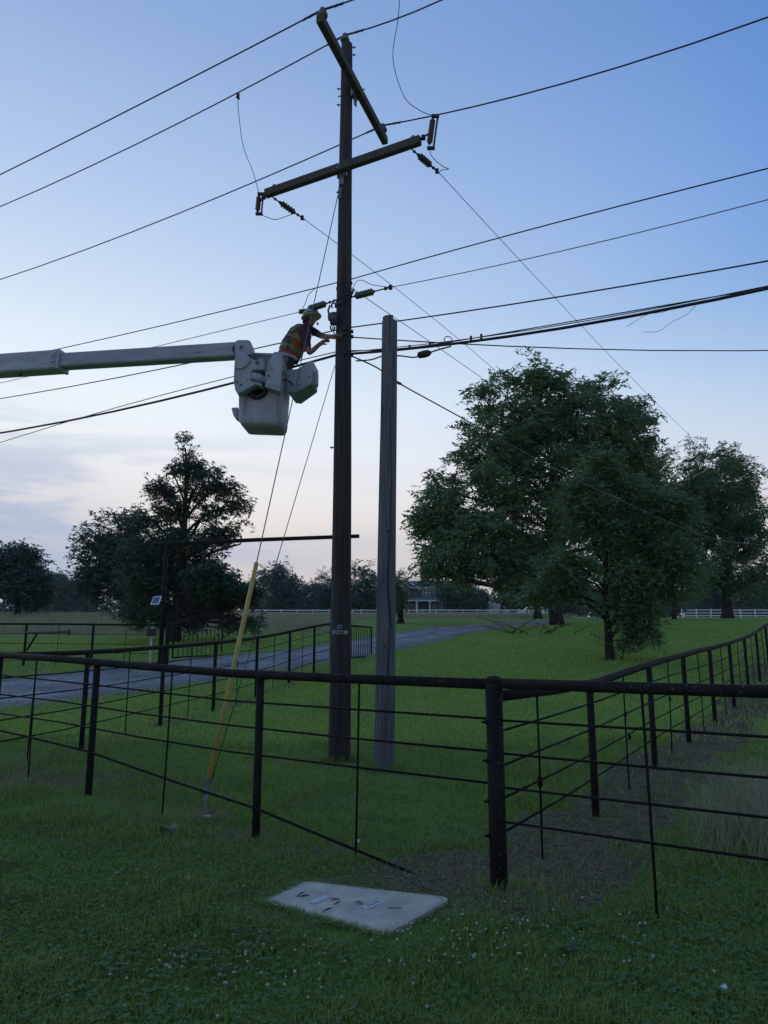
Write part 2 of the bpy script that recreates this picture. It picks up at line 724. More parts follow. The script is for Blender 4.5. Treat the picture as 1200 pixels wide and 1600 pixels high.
def dirt_mask(x, y):
    """bare, thatchy earth under the fences and round the poles, 0..1"""
    n = fbm(x * 1.6, y * 1.6, 3, 4)
    n2 = fbm(x * 5, y * 5, 9, 3)
    d = np.minimum(seg_dist(x, y, A_LEFT, A_T), seg_dist(x, y, A_T, A_RIGHT) + .05)
    m = sstep((.34 + .7 * (n - .5) - d) / .28) * np.clip(1.9 * (n - .22), 0, 1) * .8
    # wide bare patch at the junction and along the side fence
    dr = seg_dist(x - .22, y, A_T, R_END)
    m = np.maximum(m, sstep((.68 + .9 * (n - .5) - dr) / .30) * (.72 + .5 * n2))
    dj = np.hypot((x - A_T.x - .05) / 1.25, (y - A_T.y - .35) / .75)
    m = np.maximum(m, sstep((1.0 + .7 * (n - .5) - dj) / .35) * (.72 + .5 * n2))
    dl = np.hypot((x - A_LEFT.x - .9) / 2.2, (y - A_LEFT.y + .3) / .9)
    m = np.maximum(m, sstep((.8 + .7 * (n - .5) - dl) / .4) * .75)
    dp = np.minimum(np.hypot(x + .6, y - 9.6), np.hypot(x, y - 9.3))
    m = np.maximum(m, sstep((.34 + .3 * (n - .5) - dp) / .16) * .9)
    db = np.minimum.reduce([seg_dist(x, y, B_PTS[i], B_PTS[i + 1]) for i in range(len(B_PTS) - 1)])
    m = np.maximum(m, sstep((.32 + .5 * (n - .5) - db) / .25) * .55)
    dd = np.hypot((x - LID_C.x) / .78, (y - LID_C.y - .06) / .5)
    m = np.maximum(m, sstep((1.02 + .5 * (n - .5) - dd) / .2) * .5)
    da = np.hypot(x + 1.66, y - 6.95)
    m = np.maximum(m, sstep((.35 + .3 * (n - .5) - da) / .2) * .8)
    return np.clip(m, 0, 1)


# ------------------------------------------------------------------ ground
def ground_material():
    m = bpy.data.materials.new('lawn_soil')
    m.use_nodes = True
    t = m.node_tree
    L = t.links.new
    b = t.nodes['Principled BSDF']
    b.inputs['Roughness'].default_value = .95
    b.inputs['Specular IOR Level'].default_value = .15
    tc = N(t, 'ShaderNodeTexCoord')

    def noise(s, d=4, st=(1, 1, 1)):
        mp = N(t, 'ShaderNodeMapping')
        mp.inputs['Scale'].default_value = st
        L(tc.outputs['Object'], mp.inputs[0])
        n = N(t, 'ShaderNodeTexNoise')
        n.inputs['Scale'].default_value = s
        n.inputs['Detail'].default_value = d
        n.inputs['Roughness'].default_value = .65
        L(mp.outputs[0], n.inputs['Vector'])
        return n

    def mixc(f, a, c):
        x = N(t, 'ShaderNodeMix', data_type='RGBA')
        if hasattr(f, 'is_linked'):
            L(f, x.inputs[0])
        for s, i in ((a, 6), (c, 7)):
            if hasattr(s, 'is_linked'):
                L(s, x.inputs[i])
            else:
                x.inputs[i].default_value = (*s, 1)
        return x.outputs[2]

    def rng(s, a, c):
        r = N(t, 'ShaderNodeMapRange')
        r.inputs['From Min'].default_value = a
        r.inputs['From Max'].default_value = c
        L(s, r.inputs[0])
        return r.outputs[0]
    big = noise(.22, 3)
    fine = noise(9, 6)
    tuft = noise(38, 5, (1, .6, 1))
    base = mixc(rng(big.outputs[0], .35, .65), (.210, .345, .042), (.265, .400, .055))
    base = mixc(rng(tuft.outputs[0], .35, .7), base, (.085, .165, .032))
    base = mixc(rng(fine.outputs[0], .62, .75), base, (.24, .30, .09))
    patch = noise(.9, 4)
    base = mixc(rng(patch.outputs[0], .52, .72), base, (.20, .26, .11))
    base = mixc(rng(noise(2.3, 4).outputs[0], .56, .74), base, (.085, .15, .045))
    soil = mixc(rng(fine.outputs[0], .35, .65), (.085, .066, .043), (.165, .128, .080))
    at_ = N(t, 'ShaderNodeAttribute', attribute_name='dirt')
    fld = N(t, 'ShaderNodeAttribute', attribute_name='meadow')
    mead = mixc(rng(big.outputs[0], .3, .7), (.30, .30, .16), (.23, .25, .11))
    base = mixc(fld.outputs['Fac'], base, mead)
    col = mixc(at_.outputs['Fac'], base, soil)
    L(col, b.inputs['Base Color'])
    bp = N(t, 'ShaderNodeBump')
    bp.inputs['Strength'].default_value = .9
    bp.inputs['Distance'].default_value = .05
    L(tuft.outputs[0], bp.inputs['Height'])
    L(bp.outputs[0], b.inputs['Normal'])
    return m


def in_meadow(x, y):
    """unmown field: beyond the fence on the left and a band before the white fence"""
    edge = 34 + 2.0 * (fbm(x * .15, y * .05, 5) - .5) * 4
    left = sstep((y - edge) / 2.5) * sstep((-x * 1.0 - 2.0 + .02 * y) / 3)
    mid = sstep((y - 70 - 6 * (fbm(x * .1, y * .1, 6) - .5)) / 3) * sstep((34 - x) / 4) * sstep((118 - y) / 4)
    return np.maximum(left * (y < 200), mid)


def build_ground():
    xs = np.concatenate([-np.geomspace(9, 1500, 46)[::-1], np.arange(-8.8, 8.81, .1), np.geomspace(9, 1500, 46)])
    ys = np.concatenate([np.arange(-6, 2.6, .8), np.arange(2.6, 14, .1), np.arange(14, 40, .4), np.geomspace(40, 2600, 60)])
    X, Y = np.meshgrid(xs, ys)
    Z = g(X, Y)
    V = np.stack([X.ravel(), Y.ravel(), Z.ravel()], 1)
    nx = len(xs)
    i, j = np.meshgrid(np.arange(nx - 1), np.arange(len(ys) - 1))
    a = (j * nx + i).ravel()
    Fq = np.stack([a, a + 1, a + 1 + nx, a + nx], 1)
    o = mesh_np('ground', V, Fq, ground_material(), smooth=True)
    for nm, fn in (('dirt', dirt_mask), ('meadow', in_meadow)):
        at_ = o.data.attributes.new(nm, 'FLOAT', 'POINT')
        at_.data.foreach_set('value', fn(V[:, 0].astype(float), V[:, 1].astype(float)).astype(np.float32))
    tag(o, 'green lawn and field rising away from the road', None, kind='structure')


build_ground()


def build_drive():
    m = bpy.data.materials.new('gravel')
    m.use_nodes = True
    t = m.node_tree
    L = t.links.new
    b = t.nodes['Principled BSDF']
    b.inputs['Roughness'].default_value = .92
    tc = N(t, 'ShaderNodeTexCoord')
    vo = N(t, 'ShaderNodeTexVoronoi')
    vo.inputs['Scale'].default_value = 22
    L(tc.outputs['Object'], vo.inputs['Vector'])
    ns = N(t, 'ShaderNodeTexNoise')
    ns.inputs['Scale'].default_value = .9
    ns.inputs['Detail'].default_value = 6
    L(tc.outputs['Object'], ns.inputs['Vector'])
    mx = N(t, 'ShaderNodeMix', data_type='RGBA')
    mx.inputs[6].default_value = (.16, .16, .155, 1)
    mx.inputs[7].default_value = (.37, .37, .36, 1)
    L(vo.outputs['Color'], mx.inputs[0])
    m2 = N(t, 'ShaderNodeMix', data_type='RGBA')
    m2.blend_type = 'MULTIPLY'
    m2.inputs[0].default_value = .8
    L(mx.outputs[2], m2.inputs[6])
    r = N(t, 'ShaderNodeMapRange')
    r.inputs['From Min'].default_value = .35
    r.inputs['From Max'].default_value = .62
    r.inputs['To Min'].default_value = .6
    r.inputs['To Max'].default_value = 1.25
    L(ns.outputs[0], r.inputs[0])
    L(r.outputs[0], m2.inputs[7])
    ua = N(t, 'ShaderNodeAttribute', attribute_name='across')
    un = N(t, 'ShaderNodeMath', operation='MULTIPLY_ADD')
    un.inputs[1].default_value = .22
    L(ns.outputs[0], un.inputs[0])
    L(ua.outputs['Fac'], un.inputs[2])
    tr = N(t, 'ShaderNodeValToRGB')
    el = tr.color_ramp.elements
    el[0].position = .0
    el[0].color = (.70, .70, .62, 1)
    el[1].position = 1.0
    el[1].color = (.70, .70, .62, 1)
    for p_, v_ in ((.18, .70), (.30, 1.05), (.46, 1.05), (.58, .74), (.66, .74), (.76, 1.05), (.92, 1.0)):
        e_ = el.new(p_)
        e_.color = (v_, v_, v_ * .96, 1)
    L(un.outputs[0], tr.inputs[0])
    m4 = N(t, 'ShaderNodeMix', data_type='RGBA')
    m4.blend_type = 'MULTIPLY'
    m4.inputs[0].default_value = 1.0
    L(m2.outputs[2], m4.inputs[6])
    L(tr.outputs[0], m4.inputs[7])
    L(m4.outputs[2], b.inputs['Base Color'])
    bp = N(t, 'ShaderNodeBump')
    bp.inputs['Strength'].default_value = 1
    bp.inputs['Distance'].default_value = .03
    L(vo.outputs['Distance'], bp.inputs['Height'])
    L(bp.outputs[0], b.inputs['Normal'])

    def resample(P, n):
        P = np.array([[p.x, p.y] for p in P])
        s = np.concatenate([[0], np.cumsum(np.hypot(*np.diff(P, axis=0).T))])
        u = np.linspace(0, 1, n)
        su = s[-1] * u
        return np.stack([np.interp(su, s, P[:, 0]), np.interp(su, s, P[:, 1])], 1)
    n = 150
    a = resample(DRV_A, n)
    b_ = resample(DRV_B, n)
    k = 13
    V = []
    for i in range(n):
        wob_a = .22 * (fbm(np.array(i * .45), np.array(1.), 21) - .5)
        wob_b = .30 * (fbm(np.array(i * .45), np.array(7.), 22) - .5)
        d = b_[i] - a[i]
        L_ = np.hypot(*d)
        d = d / L_
        p0 = a[i] + d * wob_a
        p1 = b_[i] + d * wob_b
        for j in range(k):
            q = p0 + (p1 - p0) * j / (k - 1)
            u = j / (k - 1)
            z = gz(*q) + .006 + .018 * math.sin(math.pi * u) - .012 * (math.exp(-((u - .3) / .07) ** 2) + math.exp(-((u - .7) / .07) ** 2))
            V.append((q[0], q[1], z))
    Fq = [(i * k + j, i * k + j + 1, (i + 1) * k + j + 1, (i + 1) * k + j) for i in range(n - 1) for j in range(k - 1)]
    o = mesh_np('gravel_driveway', V, Fq, m, smooth=True)
    aa = o.data.attributes.new('across', 'FLOAT', 'POINT')
    aa.data.foreach_set('value', np.tile(np.linspace(0, 1, k), n).astype(np.float32))
    tag(o, 'grey gravel driveway curving from the road to the house', None, kind='structure')
    # loose stones on it and along its edges (too many to count)
    ns_ = 9000
    ii = RNG.integers(0, 90, ns_)
    u = RNG.random(ns_)
    edge = RNG.random(ns_) < .35
    u = np.where(edge, np.where(RNG.random(ns_) < .25, -.02 + .06 * RNG.standard_normal(ns_), 1.02 + .06 * RNG.standard_normal(ns_)), u)
    fr = RNG.random(ns_)[:, None]
    pa = a[ii] * (1 - fr) + a[ii + 1] * fr
    pb = b_[ii] * (1 - fr) + b_[ii + 1] * fr
    P = pa + (pb - pa) * u[:, None]
    r = RNG.uniform(.012, .032, ns_)
    base = np.array([[1, 0, 0], [0, 1, 0], [-1, 0, 0], [0, -1, 0], [0, 0, .7], [0, 0, -.5]], float)
    ang = RNG.random(ns_) * 6.28
    ca, sa = np.cos(ang), np.sin(ang)
    st = RNG.uniform(.7, 1.3, (ns_, 3))
    bb = base[None] * st[:, None, :]
    x = bb[..., 0] * ca[:, None] - bb[..., 1] * sa[:, None]
    y = bb[..., 0] * sa[:, None] + bb[..., 1] * ca[:, None]
    z = bb[..., 2]
    zz = g(P[:, 0], P[:, 1]) + .014
    V = np.stack([x * r[:, None] + P[:, 0:1], y * r[:, None] + P[:, 1:2], z * r[:, None] + zz[:, None]], 2).reshape(-1, 3)
    fb = np.array([[0, 1, 4], [1, 2, 4], [2, 3, 4], [3, 0, 4], [1, 0, 5], [2, 1, 5], [3, 2, 5], [0, 3, 5]])
    Fq = (np.arange(ns_)[:, None, None] * 6 + fb[None]).reshape(-1, 3)
    st_m = mat('gravel_stone', (.20, .205, .21), .9, island=(.46, .47, .48))
    tag(mesh_np('gravel', V, Fq, st_m), 'loose grey gravel stones on the driveway', 'gravel', kind='stuff')


build_drive()


# ------------------------------------------------------------------ pipe fences
RAIL_R, POST_R, ROD_R = .036, .034, .0085


def fence_run(root, pts2, posts_at, stays_at, heights, rods, top_h, lean=0.0, rod_mat=None, rail_r=RAIL_R, post_r=POST_R, post_top=None, rod_r=ROD_R, weld=False):
    """a run of welded pipe fence along plan points; distances along the run"""
    P = [Vector((p[0], p[1], 0)) for p in pts2]
    seg = [0.0]
    for i in range(len(P) - 1):
        seg.append(seg[-1] + (P[i + 1] - P[i]).length)

    def along(s):
        for i in range(len(P) - 1):
            if s <= seg[i + 1] or i == len(P) - 2:
                q = P[i].lerp(P[i + 1], (s - seg[i]) / (seg[i + 1] - seg[i]))
                return q
    smooth_top = {}

    def zt(s):      # ground under the rail, smoothed so that pipes stay straight-ish
        acc = 0
        for k in range(-4, 5):
            q = along(min(max(s + k * .35, 0), seg[-1]))
            acc += gz(q.x, q.y)
        return acc / 9
    step = [seg[-1] * i / max(2, int(seg[-1] / 1.1)) for i in range(max(2, int(seg[-1] / 1.1)) + 1)]
    m = MB()
    m.tube([Vector((along(s).x, along(s).y, zt(s) + top_h(s))) for s in step], rail_r, 14)
    m.build('top_rail', M_pipe, root)
    for h in rods:
        hh = h if callable(h) else (lambda s, h=h: h)
        pts = []
        for s in step:
            q = along(s)
            pts.append(Vector((q.x, q.y, zt(s) + hh(s) + random.uniform(-.006, .006))))
        MB().tube(pts, rod_r, 7).build('rod_rail', M_rod, root)
    for s in posts_at:
        q = along(s)
        b = Vector((q.x, q.y, gz(q.x, q.y) - .25))
        lx, ly = random.uniform(-lean, lean), random.uniform(-lean, lean)
        tp = Vector((q.x, q.y, zt(s) + top_h(s) - rail_r * .3))
        mm = MB().tube([b + Vector((lx, ly, 0)), tp], post_r, 14)
        mm.build('post', M_pipe, root)
    for s in (posts_at if weld else ()):
        q = along(s)
        for h in rods:
            c = Vector((q.x, q.y, zt(s) + h))
            d_ = (along(min(s + .1, seg[-1])) - along(max(s - .1, 0))).normalized()
            for sg in (-1, 1):
                MB().sphere(c + d_ * sg * (post_r + .001), .0135, 8, 5).build('weld', M_rod, root)
        MB().lathe(Vector((q.x, q.y, zt(s) + top_h(s) - rail_r - .012)), (0, 0, 1), [(0, post_r + .001), (.006, post_r + .006), (.016, post_r + .003)], 14).build('weld', M_rod, root)
    for s in stays_at:
        q = along(s)
        b = Vector((q.x + random.uniform(-.03, .03), q.y + random.uniform(-.03, .03), gz(q.x, q.y) - .02))
        tp = Vector((q.x, q.y, zt(s) + top_h(s) - rail_r * .5))
        MB().tube([b, b.lerp(tp, .5) + Vector((random.uniform(-.006, .006), 0, 0)), tp], rod_r * 1.02, 7).build('stay_rod', M_rod, root)
    return along, zt, seg[-1]


def build_fences():
    # --- fence along the road (front) -------------------------------------------------
    rt = thing('pipe_fence', 'dark rusty pipe fence crossing the foreground above the concrete lid', 'fence', (A_T.x, A_T.y, gz(*A_T)))
    pts = [A_LEFT, A_T, A_RIGHT]
    L0 = 6.28
    sag = lambda s: -.06 if s < L0 else 0
    def low(s):                       # lowest rod dips into the earth before the junction
        if s > L0 - .05:
            return .40
        if s < 2.9:
            return .40
        return .40 - .42 * ((s - 2.9) / 2.9)
    alo, zt, LL = fence_run(rt, [A_LEFT, A_T], [1.85, 4.12], [.75, 3.0, 5.15], None,
                            [1.07, .86, .645], lambda s: 1.298, weld=True)
    alo2, zt2, LL2 = fence_run(rt, [A_T, A_RIGHT], [2.3, 4.4], [.98, 3.3], None, [1.062, .845, .632, .415], lambda s: 1.303, weld=True)
    # lowest rod of the left bays: it drops towards the junction and ends in the grass
    ptl = []
    for s in [0, .7, 1.85, 2.6, 3.2, 4.12, 4.8, 5.4, 5.72]:
        q = alo(s)
        ptl.append(Vector((q.x, q.y - .04, zt(s) + float(np.interp(s, [0, 1.9, 4.12, 5.72], [.47, .42, .235, -.02])))))
    MB().tube(ptl, .011, 7).build('rod_rail', M_rod, rt)
    # junction post with its domed cap
    b = Vector((A_T.x, A_T.y, gz(*A_T)))
    pm = MB().tube([b - Vector((0, 0, .3)), b + Vector((0, 0, 1.315))], .058, 20)
    jp = pm.build('post', M_pipe, rt)
    jp['label'] = 'thick rusty junction post with a domed cap'
    MB().lathe(b + Vector((0, 0, 1.312)), (0, 0, 1), [(0, .061), (.012, .061), (.026, .052), (.037, .034), (.042, .010)], 20).build('post_cap', M_pipe, jp)
    for h in (1.05, .80, .545, .33):
        q = b + Vector((-.058, -.02, h))
        MB().tube([q + Vector((.02, .0, 0)), q + Vector((-.034, -.016, .002))], .0085, 7).sphere(q + Vector((-.006, -.004, 0)), .015, 8, 5).build('rod_end', M_rod, jp)
    # --- side fence running back on the right -------------------------------------------
    rr = thing('pipe_fence', 'dark pipe fence running back uphill along the right side of the lawn', 'fence', (A_T.x + R_DIR.x * 2.1, A_T.y + R_DIR.y * 2.1, gz(A_T.x + R_DIR.x * 2.1, A_T.y + R_DIR.y * 2.1)))
    ys = [6.72, 8.687, 10.452, 12.419, 14.43, 16.5, 18.61, 20.8, 23.0]
    posts = [(y - A_T.y) / R_DIR.y for y in ys]
    stays = [.62 + .12] + [(posts[i] + posts[i + 1]) / 2 for i in range(len(posts) - 1)]
    start = A_T + R_DIR * .05
    along, ztr, Lr = fence_run(rr, [start, R_END], posts, stays, None, [.98, .755, .54, .33], lambda s: 1.215 - .065 * min(1, s / 2.1) + .09 * min(1, max(0, (s - 2) / 6)), rail_r=.038)
    q = along(stays[0])
    MB().lathe(Vector((q.x, q.y, gz(q.x, q.y) + .50)), (0, 0, 1), [(0, .010), (.012, .020), (.05, .022), (.075, .018), (.085, .009)], 8).build('rod_clamp', M_rod, rr)
    for s, h in ((stays[1], .72), (stays[1] + .12, .47), (stays[4], .6), (stays[2], .66)):
        q = along(s)
        MB().lathe(Vector((q.x, q.y, gz(q.x, q.y) + h)), (0, 0, 1), [(0, .009), (.012, .017), (.04, .018), (.06, .009)], 8).build('rod_clamp', M_rod, rr)
    # --- fence between lawn and driveway on the left ----------------------------------
    rb = thing('pipe_fence', 'dark pipe fence along the near edge of the gravel driveway', 'fence', (B_PTS[1].x, B_PTS[1].y, gz(*B_PTS[1])))
    d = [0]
    for i in range(len(B_PTS) - 1):
        d.append(d[-1] + (B_PTS[i + 1] - B_PTS[i]).length)
    st = [.6] + [(d[i] + d[i + 1]) / 2 for i in range(1, len(d) - 1)]
    fence_run(rb, B_PTS, d[0:-1], st, None, [1.03, .79, .55, .30], lambda s: 1.28, rail_r=.034)
    # --- fence left of the driveway gate ----------------------------------------------------
    c_pts = [Vector((-16.5, 21.9)), Vector((-10.73, 21.6)), ARCH_L + Vector((-.05, 0))]
    rc = thing('pipe_fence', 'dark pipe fence left of the driveway beyond the gravel', 'fence', (-10.73, 21.6, gz(-10.73, 21.6)))
    along, ztc, Lc = fence_run(rc, c_pts, [.5, 3.2, 5.77, 7.87], [1.8, 4.4, 6.8, 8.9], None, [.94, .66, .40, .16], lambda s: 1.23, rail_r=.03, post_r=.038)
    q0 = at(41, 988.5, 21.45)
    q1 = at(107, 987.5, 21.30)
    m = MB().tube([q0, q1], .035, 10)
    m.build('latch_arm', mat('dull_steel', (.08, .085, .095), .6), rc)
    a, u, v = frame(q1 - q0)
    MB().lathe(q1 - a * .03, a, [(0, .075), (.02, .085), (.06, .085), (.08, .06)], 12).build('latch_head', MATS['dull_steel'], rc)
    MB().tube([at(58, 990, 21.42), at(42, 1016, 21.5)], .03, 8).build('brace', M_pipe, rc)


build_fences()


# ------------------------------------------------------------------ driveway gate and its overhead bar
def build_gate():
    rt = thing('gate_arch', 'tall dark pipe gateway with a high crossbar over the driveway', 'gateway', (ARCH_L.x, ARCH_L.y, gz(*ARCH_L)))
    zl = at(250, 850, ARCH_L.y).z
    zr = at(541, 838.5, ARCH_R.y).z
    for p, z in ((ARCH_L, zl), (ARCH_R, zr)):
        MB().tube([Vector((p.x, p.y, gz(*p) - .3)), Vector((p.x, p.y, z))], .064, 16).build('post', M_pipe, rt)
    a = Vector((ARCH_L.x, ARCH_L.y, zl))
    b = Vector((ARCH_R.x, ARCH_R.y, zr))
    d = (b - a).normalized()
    MB().tube([a - d * .36, a.lerp(b, .5) + Vector((0, 0, .015)), b + d * .40], .062, 16).build('crossbar', M_pipe, rt)
    # hinge post standing beside the tall left post
    q = Vector((ARCH_L.x + .2, ARCH_L.y - .05))
    MB().tube([Vector((q.x, q.y, gz(*q) - .2)), Vector((q.x, q.y, gz(*q) + 1.55))], .060, 14).build('hinge_post', M_pipe, rt)

    def leaf(label, p, q, zb, h, n):
        r = thing('driveway_gate', label, 'gate', (p.x, p.y, gz(p.x, p.y)))
        z0 = gz(p.x, p.y) + zb
        P = Vector((p.x, p.y, z0))
        Q = Vector((q.x, q.y, z0 - .0))
        up = Vector((0, 0, h))
        MB().tube([P + up, Q + up], .028, 10).build('top_rail', M_pipe, r)
        MB().tube([P, Q], .024, 10).build('bottom_rail', M_pipe, r)
        for k in range(n + 1):
            w = P.lerp(Q, k / n)
            MB().tube([w, w + up], .026 if k in (0, n) else .0105, 8).build('end_post' if k in (0, n) else 'bar', M_pipe if k in (0, n) else M_rod, r)
    leaf('barred left driveway gate leaf swung open in front of the tall tree', Vector((-6.25, 21.4)), Vector((-5.75, 25.6)), .26, .96, 11)
    leaf('barred right driveway gate leaf standing open behind the utility pole', Vector((-1.08, 22.3)), Vector((-.44, 25.1)), .16, .98, 10)
    # solar panel on the tall left post
    so = thing('solar_panel', 'small tilted solar panel with a pale frame on the left gateway post', 'solar panel', tuple(at(248, 938, 21.05)))
    c0, c1, c2, c3 = at(235, 944, 20.80), at(247.5, 944, 20.72), at(252.5, 931.2, 21.05), at(240, 931.8, 21.13)
    n = (c1 - c0).cross(c3 - c0).normalized()
    if n.y > 0:
        n = -n
    MB().prism([c0, c1, c2, c3], -n * .03).build('frame', mat('panel_frame', (.62, .64, .66), .4), so)
    ctr = (c0 + c1 + c2 + c3) / 4
    ins = [ctr + (c - ctr) * .78 + n * .003 for c in (c0, c1, c2, c3)]
    MB().prism(ins, n * .004).build('cell_sheet', mat('solar_cell', (.05, .07, .13), .2, (.075, .095, .16), 30), so)
    for f in (.33, .66):
        MB().tube([ins[0].lerp(ins[1], f) + n * .005, ins[3].lerp(ins[2], f) + n * .005], .004, 5).build('busbar', M_steel, so)
    MB().tube([ctr - n * .03, Vector((ARCH_L.x, ARCH_L.y - .05, ctr.z))], .02, 7).build('bracket', M_steel, so)
    # gate control box on a thin white post
    p = at(234, 1037, 20.7)
    kb = thing('control_box', 'dark gate control box on a thin white post by the gateway', 'control box', (p.x, p.y, gz(p.x, p.y)))
    zb = at(234, 988, 20.7).z
    MB().box((p.x, p.y, zb), (.25, .16, .21), bevel=.02).build('housing', mat('box_plastic', (.02, .022, .028), .5), kb)
    MB().box((p.x - .02, p.y - .083, zb + .01), (.15, .012, .13), bevel=.004).build('lid', M_dark, kb)
    MB().tube([Vector((p.x, p.y, gz(p.x, p.y) - .1)), Vector((p.x, p.y, zb - .1))], .024, 10).build('post', mat('white_pvc', (.55, .56, .57), .5), kb)


build_gate()


# ------------------------------------------------------------------ concrete vault lid
def build_lid():
    r = thing('vault_lid', 'flat grey concrete utility vault lid set in the grass', 'vault lid', (LID_C.x, LID_C.y, gz(*LID_C)))
    P = [Vector((p.x, p.y, 0)) for p in LID_PTS]
    # rounded outline
    def outline(scale, z):
        c = sum(P, Vector()) / 4
        Q = [c + (p - c) * scale for p in P]
        out = []
        for i in range(4):
            p0, p1, p2 = Q[i - 1], Q[i], Q[(i + 1) % 4]
            rr = .085
            a = p1 + (p0 - p1).normalized() * rr
            b = p1 + (p2 - p1).normalized() * rr
            for k in range(6):
                t = k / 5
                w = a.lerp(p1, t).lerp(p1.lerp(b, t), t)
                out.append(Vector((w.x, w.y, z(w.x, w.y))))
        return out
    zt = lambda x, y: gz(*LID_C) + .020 + .01 * (x - LID_C.x)
    rim = outline(1.0, lambda x, y: zt(x, y) + .002)
    rin = outline(.965, lambda x, y: zt(x, y) + .002)
    n = len(rim)
    m = MB()
    down = Vector((0, 0, -.14))
    m.loft([[p + down for p in rim], rim, rin, [p + down * .25 for p in rin]], smooth=False, cap=False)
    m.build('rim', M_conc, r)
    slab = outline(.955, zt)
    MB().loft([[p + down for p in slab], [p - Vector((0, 0, .004)) for p in slab], [p for p in outline(.948, zt)]], smooth=False).build('slab', M_conc, r)
    # two pale painted stencil plates with illegible dark marks
    ex = (P[2] - P[1]).normalized()
    ey = (P[0] - P[1]).normalized()
    for (px, py, marks) in ((500, 1409, 0), (583, 1421, 1)):
        c = G(px, py)
        c.z = zt(c.x, c.y) + .003
        d1 = (G(px + 14, py - 6) - G(px - 14, py + 6))
        d1.z = 0
        d1.normalize()
        R = Matrix((d1, Vector((-d1.y, d1.x, 0)), Vector((0, 0, 1)))).transposed()
        pl = MB().box(c, (.155, .052, .004), R).build('stencil_plate', M_conc_l if marks else mat('faded_stencil', (.60, .60, .58), .9, (.48, .48, .47), 50), r)
        if marks:
            for k in range(4):
                off = R @ Vector((-.045 + k * .03, 0, .004))
                MB().box(c + off, (.006, .034, .003), R @ rotz(.35 if k % 2 else -.1)).build('mark', M_slot, pl)
    for (px, py, w) in ((556, 1419, .05), (530, 1437, .0)):
        pass
    # lifting slots
    for px, py, ln in ((617, 1427, .085), (470, 1403, .05), (563, 1419, .04)):
        c = G(px, py)
        c.z = zt(c.x, c.y) + .0015
        MB().box(c, (ln, .014, .003), rotz(-.12)).build('slot', M_slot, r)
    # twigs and dead leaves lying on it
    for i, (px, py, a, ln) in enumerate(((470, 1401, .9, .07), (478, 1404, -.3, .06), (524, 1412, -.5, .07), (527, 1418, .7, .05), (512, 1428, .5, .07), (560, 1418, -.25, .05))):
        c = G(px, py)
        c.z = zt(c.x, c.y) + .008
        d = Vector((math.cos(a), math.sin(a), .12)) * ln * .5
        o = MB().tube([c - d, c + Vector((.002, .003, .003)), c + d], [.002, .0045, .0015], 6).build('twig', M_twig, None)
        places = ['at the left end', 'beside the forked one at the left end', 'above the middle', 'near the middle', 'at the lower left edge', 'left of the stencil plate']
        tag(o, 'small dark twig lying on the concrete lid ' + places[i], 'twig', 'twigs on the vault lid')


build_lid()


# ------------------------------------------------------------------ utility poles
PB = G(530, 1187)                # base of the tall pole
PX, PY = PB.x, PB.y
POLE_TOP = at(541.5, 70, PY).z
OB = G(600, 1203)


def shed_profile(L, r, n, core=.45, ends=.03):
    pr = [(0, r * core * .8), (ends, r * core)]
    seg = (L - 2 * ends) / n
    for i in range(n):
        z = ends + i * seg
        pr += [(z + seg * .15, r * core), (z + seg * .35, r), (z + seg * .55, r), (z + seg * .9, r * core)]
    pr += [(L - ends, r * core), (L, r * core * .8)]
    return pr


def fit_arm(n, f, side, off):
    """endpoints of a level crossarm whose picture ends are n and f and which passes the pole at the given offset"""
    best = None
    for i in range(400):
        z = 7.5 + i * .012
        def fl(p):
            d = ray(*p)
            return Vector((0, 0, H)) + d * ((z - H) / d.z)
        a, b = fl(n), fl(f)
        u = (b - a)
        u.z = 0
        u.normalize()
        q = Vector((PX - a.x, PY - a.y, 0))
        perp = q.x * u.y - q.y * u.x
        e = abs(perp - side * off)
        if best is None or e < best[0]:
            best = (e, a, b)
    return best[1], best[2]


ARM1 = fit_arm((499, 27), (602, 221), -1, .20)      # upper, near end first
ARM2 = fit_arm((657, 219), (415, 303), 1, .17)
TAP = Vector((.551, .835, 0))
LINE = Vector((-.852, .523, 0))


